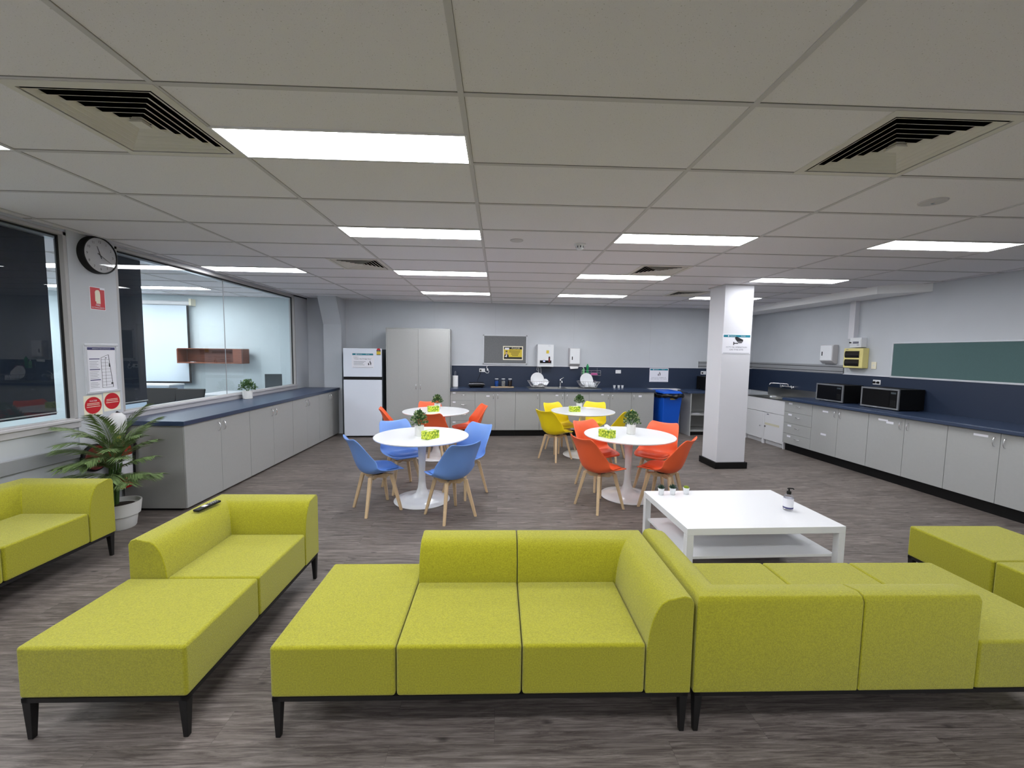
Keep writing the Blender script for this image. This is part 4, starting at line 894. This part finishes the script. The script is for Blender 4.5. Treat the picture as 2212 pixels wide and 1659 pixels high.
# ================================================================= COFFEE TABLE
t=thing('coffee_table','low white rectangular coffee table with lower shelf behind the sofas','coffee table',(1.925,3.158,0),math.radians(2.0))
box('tabletop','table_white',-.595,.595,-.395,.395,.40,.45,t,bevel=.002,seg=1)
for x in (-1,1):
    for y in (-1,1): box('leg','table_white',x*.57-.025,x*.57+.025,y*.37-.025,y*.37+.025,0,.40,t,bevel=.0015,seg=1)
box('shelf','table_white',-.57,.57,-.345,.345,.20,.22,t,bevel=.001,seg=1)
def succ(label,x,y,m_,seed,kind):
    t=thing('small_succulent',label,'succulent',(x,y,.45),0,'three small succulents on the coffee table'); rnd=random.Random(seed)
    MB().lathe([(.019,0),(.02,.002),(.026,.05),(.027,.058),(.024,.058),(.02,.045)],20).obj('pot','white',t,smooth=True)
    MB().lathe([(.023,.05),(.02,.053),(.002,.054)],14).obj('soil','soil',t)
    b=MB()
    for ring,(nn,el,L) in enumerate(((9,.5,.034),(7,.95,.036),(4,1.35,.036)) if kind==0 else ((12,.35,.022),(9,.8,.024),(6,1.3,.022))):
        for i in range(nn):
            a=2*PI*i/nn+ring*.4; d=Vector((math.cos(a)*math.cos(el),math.sin(a)*math.cos(el),math.sin(el))); p0=Vector((0,0,.05))+d*.004
            b.tube([p0,p0+d*L*.4,p0+d*L*.8,p0+d*L*(1.1 if kind==0 else 1)],[.003,.0058,.004,.0008] if kind==0 else [.003,.006,.0055,.002],6)
    b.obj('leaves',m_,t,smooth=True,angle=70)
succ('dark spiky succulent in a white pot, leftmost on the coffee table',1.435,3.44,'leaf_dark',1,0); succ('dark grey-green succulent, middle of the three on the coffee table',1.54,3.445,'leaf_dark',2,0); succ('lime green succulent, rightmost of the three on the coffee table',1.665,3.455,'leaf_lime',3,1)
t=thing('sanitiser_bottle','clear pump bottle with black head on the coffee table','bottle',(2.32,3.09,.45),0)
MB().lathe([(.028,0),(.034,.004),(.035,.012),(.035,.105),(.03,.122),(.016,.132),(.013,.137)],28).obj('body','bottle_glass',t,smooth=True)
MB().lathe([(.0355,.03),(.0355,.10)],28,cap=False).obj('label_wrap','paper',t,smooth=True); MB().lathe([(.0358,.02),(.0358,.032)],28,cap=False).obj('label_band','navy_ink',t,smooth=True)
b=MB(); b.lathe([(.016,.132),(.016,.155),(.006,.158),(.005,.175)],16); b.tube([(-.012,0,.176),(0,0,.178),(.03,0,.176),(.038,0,.17)],.005,8); b.obj('pump_head','black',t,smooth=True)
# ================================================================= SOFAS
D=.69; ZB=.192; ZS=.42; ZA=.635
def back_prof():
    # (v, z): v = distance from the inner seat line (0) to the rear (.20)
    p=[(0,ZB),(0,ZS-.02)]
    for i in range(1,9):
        a=PI/2*i/8; p.append((.105*(1-math.cos(a))*.95+.003,ZS-.02+(ZA-ZS+.008)*math.sin(a)))
    p+=[(.16,ZA),(.188,ZA-.008),(.20,ZA-.03),(.20,ZB)]
    return p
def sofa_mesh_sweep(path):
    """path: list of (point, inward direction) along the inner seat line; profile swept outward with mitred corners"""
    prof=back_prof(); n=len(prof); vs=[]; fs=[]
    for (px,py),(ox,oy) in path:
        for v_,z in prof: vs.append((px+ox*v_,py+oy*v_,z))
    for i in range(len(path)-1):
        for j in range(n): j2=(j+1)%n; fs.append((i*n+j,i*n+j2,(i+1)*n+j2,(i+1)*n+j))
    fs.append(tuple(range(n-1,-1,-1))); fs.append(tuple(range((len(path)-1)*n,len(path)*n)))
    return vs,fs
def make_sofa(nseat,label,loc,rz,group):
    t=thing('modular_sofa',label,'sofa',loc,rz,group); g=.002
    w0=.53; ws=.54; Ltot=w0+ws*nseat+.20; yb=D-.20
    def cushion(x0,x1,y1,name): 
        b=MB(); b.box(x0+g,x1-g,0,y1,ZB,ZS); o=b.obj(name,'sofa',t,bevel=.015,seg=4); return o
    cushion(0,w0,D,'ottoman_cushion')
    for i in range(nseat): cushion(w0+ws*i,w0+ws*(i+1),yb+.002,'seat_cushion')
    xi=w0+ws*nseat
    for i in range(nseat-1):
        vs,fs=sofa_mesh_sweep([((w0+ws*i+g,yb),(0,1)),((w0+ws*(i+1)-g,yb),(0,1))]); b=MB(); b.add(vs,fs); b.obj('back_cushion','sofa',t,bevel=.006,seg=2)
    vs,fs=sofa_mesh_sweep([((xi-ws+g,yb),(0,1)),((xi+g,yb),(1,1)),((xi+g,0),(1,0))]); b=MB(); b.add(vs,fs); b.obj('corner_backrest','sofa',t,bevel=.006,seg=2)
    b=MB(); i_=.006
    b.box(i_,Ltot-i_,i_,i_+.025,.172,ZB); b.box(i_,Ltot-i_,D-i_-.025,D-i_,.172,ZB); b.box(i_,i_+.025,i_,D-i_,.172,ZB); b.box(Ltot-i_-.025,Ltot-i_,i_,D-i_,.172,ZB); b.box(.1,Ltot-.1,.04,D-.04,.160,ZB-.002)
    b.obj('base_frame','black_metal',t)
    for x in (0,1):
        for y in (0,1):
            X=i_ if x==0 else Ltot-i_; sx=1 if x==0 else -1; Y=i_ if y==0 else D-i_; sy=1 if y==0 else -1
            def q(a,c,z): return (X+sx*a,Y+sy*c,z)
            B=[q(.006,.006,0),q(.027,.006,0),q(.027,.027,0),q(.006,.027,0)]; T_=[q(0,0,.172),q(.036,0,.172),q(.036,.036,.172),q(0,.036,.172)]
            if sx*sy<0: B=[B[0],B[3],B[2],B[1]]; T_=[T_[0],T_[3],T_[2],T_[1]]
            b=MB(); b.hexa(B,T_); b.obj('leg','black_metal',t,bevel=.002,seg=1)
    return t,Ltot
gs='lime green modular sofas'
sC,LC=make_sofa(2,'lime green two-seat sofa in the centre foreground facing the camera',(-.955,1.65,0),0,gs)
dup(sC,(2.683,2.34,0),PI,'lime green sofa at the right foreground, its back towards the camera',gs)
sA,LA=make_sofa(1,'lime green corner sofa with remote control in the left foreground',(-1.305,1.66,0),PI/2,gs)
dup(sA,(-3.07,2.01,0),PI/2,'lime green sofa against the left wall beside the palm',gs)
dup(sA,(3.10,2.875,0),-PI/2,'lime green sofa cut off by the right edge of the photo',gs)
t=thing('remote_control','black remote control on the back of the left foreground sofa','remote control',(-1.895,2.655,ZA+.001),math.radians(82))
b=MB(); b.box(-.09,.09,-.021,.021,0,.015); b.obj('body','black',t,bevel=.007,seg=3); box('display','paper',-.035,-.005,-.013,.013,.0152,.0158,t)
b=MB(); [b.cyl((.02+.016*i,-.008+.016*j,.015),(.02+.016*i,-.008+.016*j,.0168),.005,n=10) for i in range(4) for j in range(2)]; b.obj('button','duct',t)
# ================================================================= PALM
PX,PY=-3.50,3.79
t=thing('potted_palm','tall palm in a white two-tier planter beside the left sofa','potted palm',(PX,PY,0),0)
MB().lathe([(.105,0),(.112,.01),(.126,.115),(.144,.125),(.157,.235),(.157,.243),(.148,.243),(.142,.21),(.005,.205)],44).obj('planter','pot_plain',t,smooth=True,angle=35)
MB().lathe([(.141,.20),(.10,.212),(.005,.214)],20).obj('soil','soil',t)
rnd=random.Random(11)
st=MB()
for i in range(11):
    a=2*PI*i/11; r0=.01+.02*rnd.random(); st.tube([(r0*math.cos(a)-.05,r0*math.sin(a),.21),(r0*1.3*math.cos(a)-.04,r0*1.3*math.sin(a),.42),(r0*1.8*math.cos(a)-.02,r0*1.8*math.sin(a),.60)],[.009,.007,.005],6)
st.obj('stems','stem',t)
def frond(phi,el,L,z0,droop,x0=0):
    b=MB(); P=[]; N=18
    d=Vector((math.cos(phi),math.sin(phi),0)); pos=Vector((-.03+x0,0,z0)); e=el
    for i in range(N+1):
        P.append(pos.copy()); pos=pos+(d*math.cos(e)+Vector((0,0,1))*math.sin(e))*(L/N); e-=droop/N
    b.tube(P,[.0042*(1-.75*i/N) for i in range(N+1)],5)
    side=d.cross(Vector((0,0,1)))
    for i in range(3,N+1):
        k=i/N; T=(P[i]-P[i-1]).normalized(); ll=.185*math.sin(PI*min(1,.12+k*.88))**.6+.03
        for h in (0,.5):
            base=P[i]-T*(L/N)*h
            for s_ in (-1,1):
                dd=(T*1.15+side*s_*.62+Vector((0,0,-.12+rnd.uniform(-.12,.12)))).normalized(); up_=T.cross(dd).normalized()
                wv=dd.cross(up_).normalized()*.0062; m1=base+dd*ll*.45+Vector((0,0,-.004)); tip=base+dd*ll+Vector((0,0,-.03*ll/.15))
                b.add([base,m1+wv,tip,m1-wv],[(0,1,2,3)])
    # keep inside the room
    b.v=[(max(v_[0],XL-PX+.045),v_[1],v_[2]) if True else v_ for v_ in b.v]
    b.v=[(x_,y_,z_) if not (y_>4.13-PY and x_<-3.2-PX and z_<.95) else (x_,4.13-PY,z_) for x_,y_,z_ in b.v]
    return b.obj('frond','palm',t)
for ph,el,L,z0_,dr in ((-2.3,1.35,.52,.64,1.2),(.2,1.42,.58,.66,.8),(-1.2,1.45,.56,.66,1.0),(.5,1.2,.52,.64,.8),(-1.9,1.25,.50,.60,1.4),(-2.3,.95,.42,.60,1.0),(-2.0,.7,.40,.55,.9),(-1.8,.95,.40,.54,1.3),(0,.95,.48,.58,.8),(-.15,.65,.46,.52,.55),(-.35,.45,.44,.46,.5),(.1,.35,.40,.42,.3),(-1.3,1.0,.42,.56,1.3),(-1.1,.55,.36,.46,.9),(-1.5,.4,.34,.40,.7),(-2.0,.25,.36,.40,.5),(-.7,.9,.46,.54,1.0),(-.6,.5,.40,.42,.7),(1.2,1.3,.4,.60,.8),(-1.7,1.5,.48,.62,1.5),(-.3,1.25,.5,.60,1.2),(-.9,1.3,.46,.56,1.5),(-1.5,1.2,.40,.50,1.6),(-2.4,.5,.38,.48,.8),(-.9,.75,.36,.46,1.2)):
    frond(ph,el,L,z0_,dr)
# ================================================================= ROOM BEHIND THE GLASS
def ko(x,z): return (x,8.24+.0615*x*0,z)
YB=8.13
t=thing('projector_screen','pulled-down white projector screen in the room behind the glass','projector screen',(-7.05,YB-.04,1.02),AL)
box('screen_sheet','screen',0,1.0,-.004,0,0,1.47,t); box('bottom_bar','black',0,1.02,-.012,.004,-.035,0,t)
MB().tube([(-.04,-.0,1.515),(1.07,0,1.515)],.04,16).obj('roller_case','white_matt',t,smooth=True); box('end_bracket','cream',1.07,1.11,-.04,.10,1.47,1.60,t); box('side_border','black',1.0,1.04,-.004,0,-.03,1.47,t)
t=thing('white_sideboard','pale sideboard under the projector screen behind the glass','sideboard',(-7.2,YB-.55,0),0); box('body','sideboard',0,1.20,.0,.35,0,.975,t,bevel=.004); box('top','white',-.01,1.21,-.01,.35,.975,1.0,t); MB().lathe([(.012,0),(.012,.02),(.004,.022)],12,Matrix.Translation((1.08,0,.80))@Matrix.Rotation(PI/2,4,'X')).obj('knob','chrome',t)
t=thing('wall_shelf','brown wooden open wall shelf in the room behind the glass','wall shelf',(-6.08,YB-.24,1.385),AL)
W=1.16; b=MB(); b.box(0,W,0,.27,0,.02); b.box(0,.02,0,.27,.02,.27); b.box(W-.16,W,0,.27,.02,.27); b.box(.02,W-.16,.255,.27,.02,.27); b.box(0,W,.02,.27,.27,.285); b.obj('carcass','walnut',t,bevel=.002,seg=1)
panel('green_note','green_note',t,W-.27,W-.18,.05,.15,.254,.004); box('white_card','paper',.17,.24,.10,.16,.02,.028,t)
t=thing('monitor','grey monitor seen from behind the glass near the far corner','monitor',(-4.22,7.75,.85),math.radians(20)); box('screen','screen_dark',-.14,.14,-.01,.02,.06,.36,t,bevel=.004); box('stand','black',-.02,.02,-.005,.03,0,.10,t); box('foot','black',-.09,.09,-.06,.08,0,.01,t)
t=thing('desk','white desk carrying the monitor behind the glass','desk',(-5.36,7.35,0),0); box('desktop','white',0,1.3,0,.75,.82,.85,t); [box('leg','alu',x,x+.04,y,y+.04,0,.82,t) for x in (.02,1.24) for y in (.02,.69)]
def ochair(x,y,rz,label):
    t=thing('meeting_chair',label,'chair',(x,y,0),rz,'dark chairs in the room behind the glass')
    b=MB(); b.hexa([(-.20,.16,.60),(.20,.16,.60),(.20,.20,.60),(-.20,.20,.60)],[(-.24,.22,1.0),(.24,.22,1.0),(.24,.25,1.0),(-.24,.25,1.0)]); b.obj('backrest','charcoal',t,bevel=.03,seg=4); box('seat','charcoal',-.24,.24,-.24,.2,.42,.48,t,bevel=.02,seg=3)
    for sx in (-.22,.20):
        for yy in (-.2,.17): box('leg','alu',sx,sx+.02,yy,yy+.02,0,.43,t)
    for sx in (-.2,.18): box('back_post','alu',sx,sx+.02,.18,.2,.43,.62,t)
ochair(-5.62,6.75,0.1,'dark meeting chair behind the glass, left of the two by the sideboard'); ochair(-5.10,6.65,.0,'dark meeting chair behind the glass, right of the two by the sideboard')
t=thing('meeting_table','pale meeting table behind the glass at the left edge','table',(-6.6,1.6,0),0); box('tabletop','white',0,1.4,0,2.4,.70,.73,t); [box('leg','alu',x,x+.05,y,y+.05,0,.70,t) for x in (.1,1.25) for y in (.1,2.25)]
for y0_,y1_,l in ((3.27,3.745,'dark panel blind behind the left window'),(4.34,4.69,'dark panel blind behind the long window, next to the clock'),(1.7,2.3,'dark panel blind beyond the left edge of the photo')):
    t=thing('panel_blind',l,'blind',(XL-.10,y0_,1.06),PI/2,'dark panel blinds'); box('fabric','dark_blind',0,y1_-y0_,-.002,.002,.0,1.57,t); MB().tube([(0,-.006,.02),(y1_-y0_,-.006,.02)],.006,6).obj('bead_chain','white_matt',t)
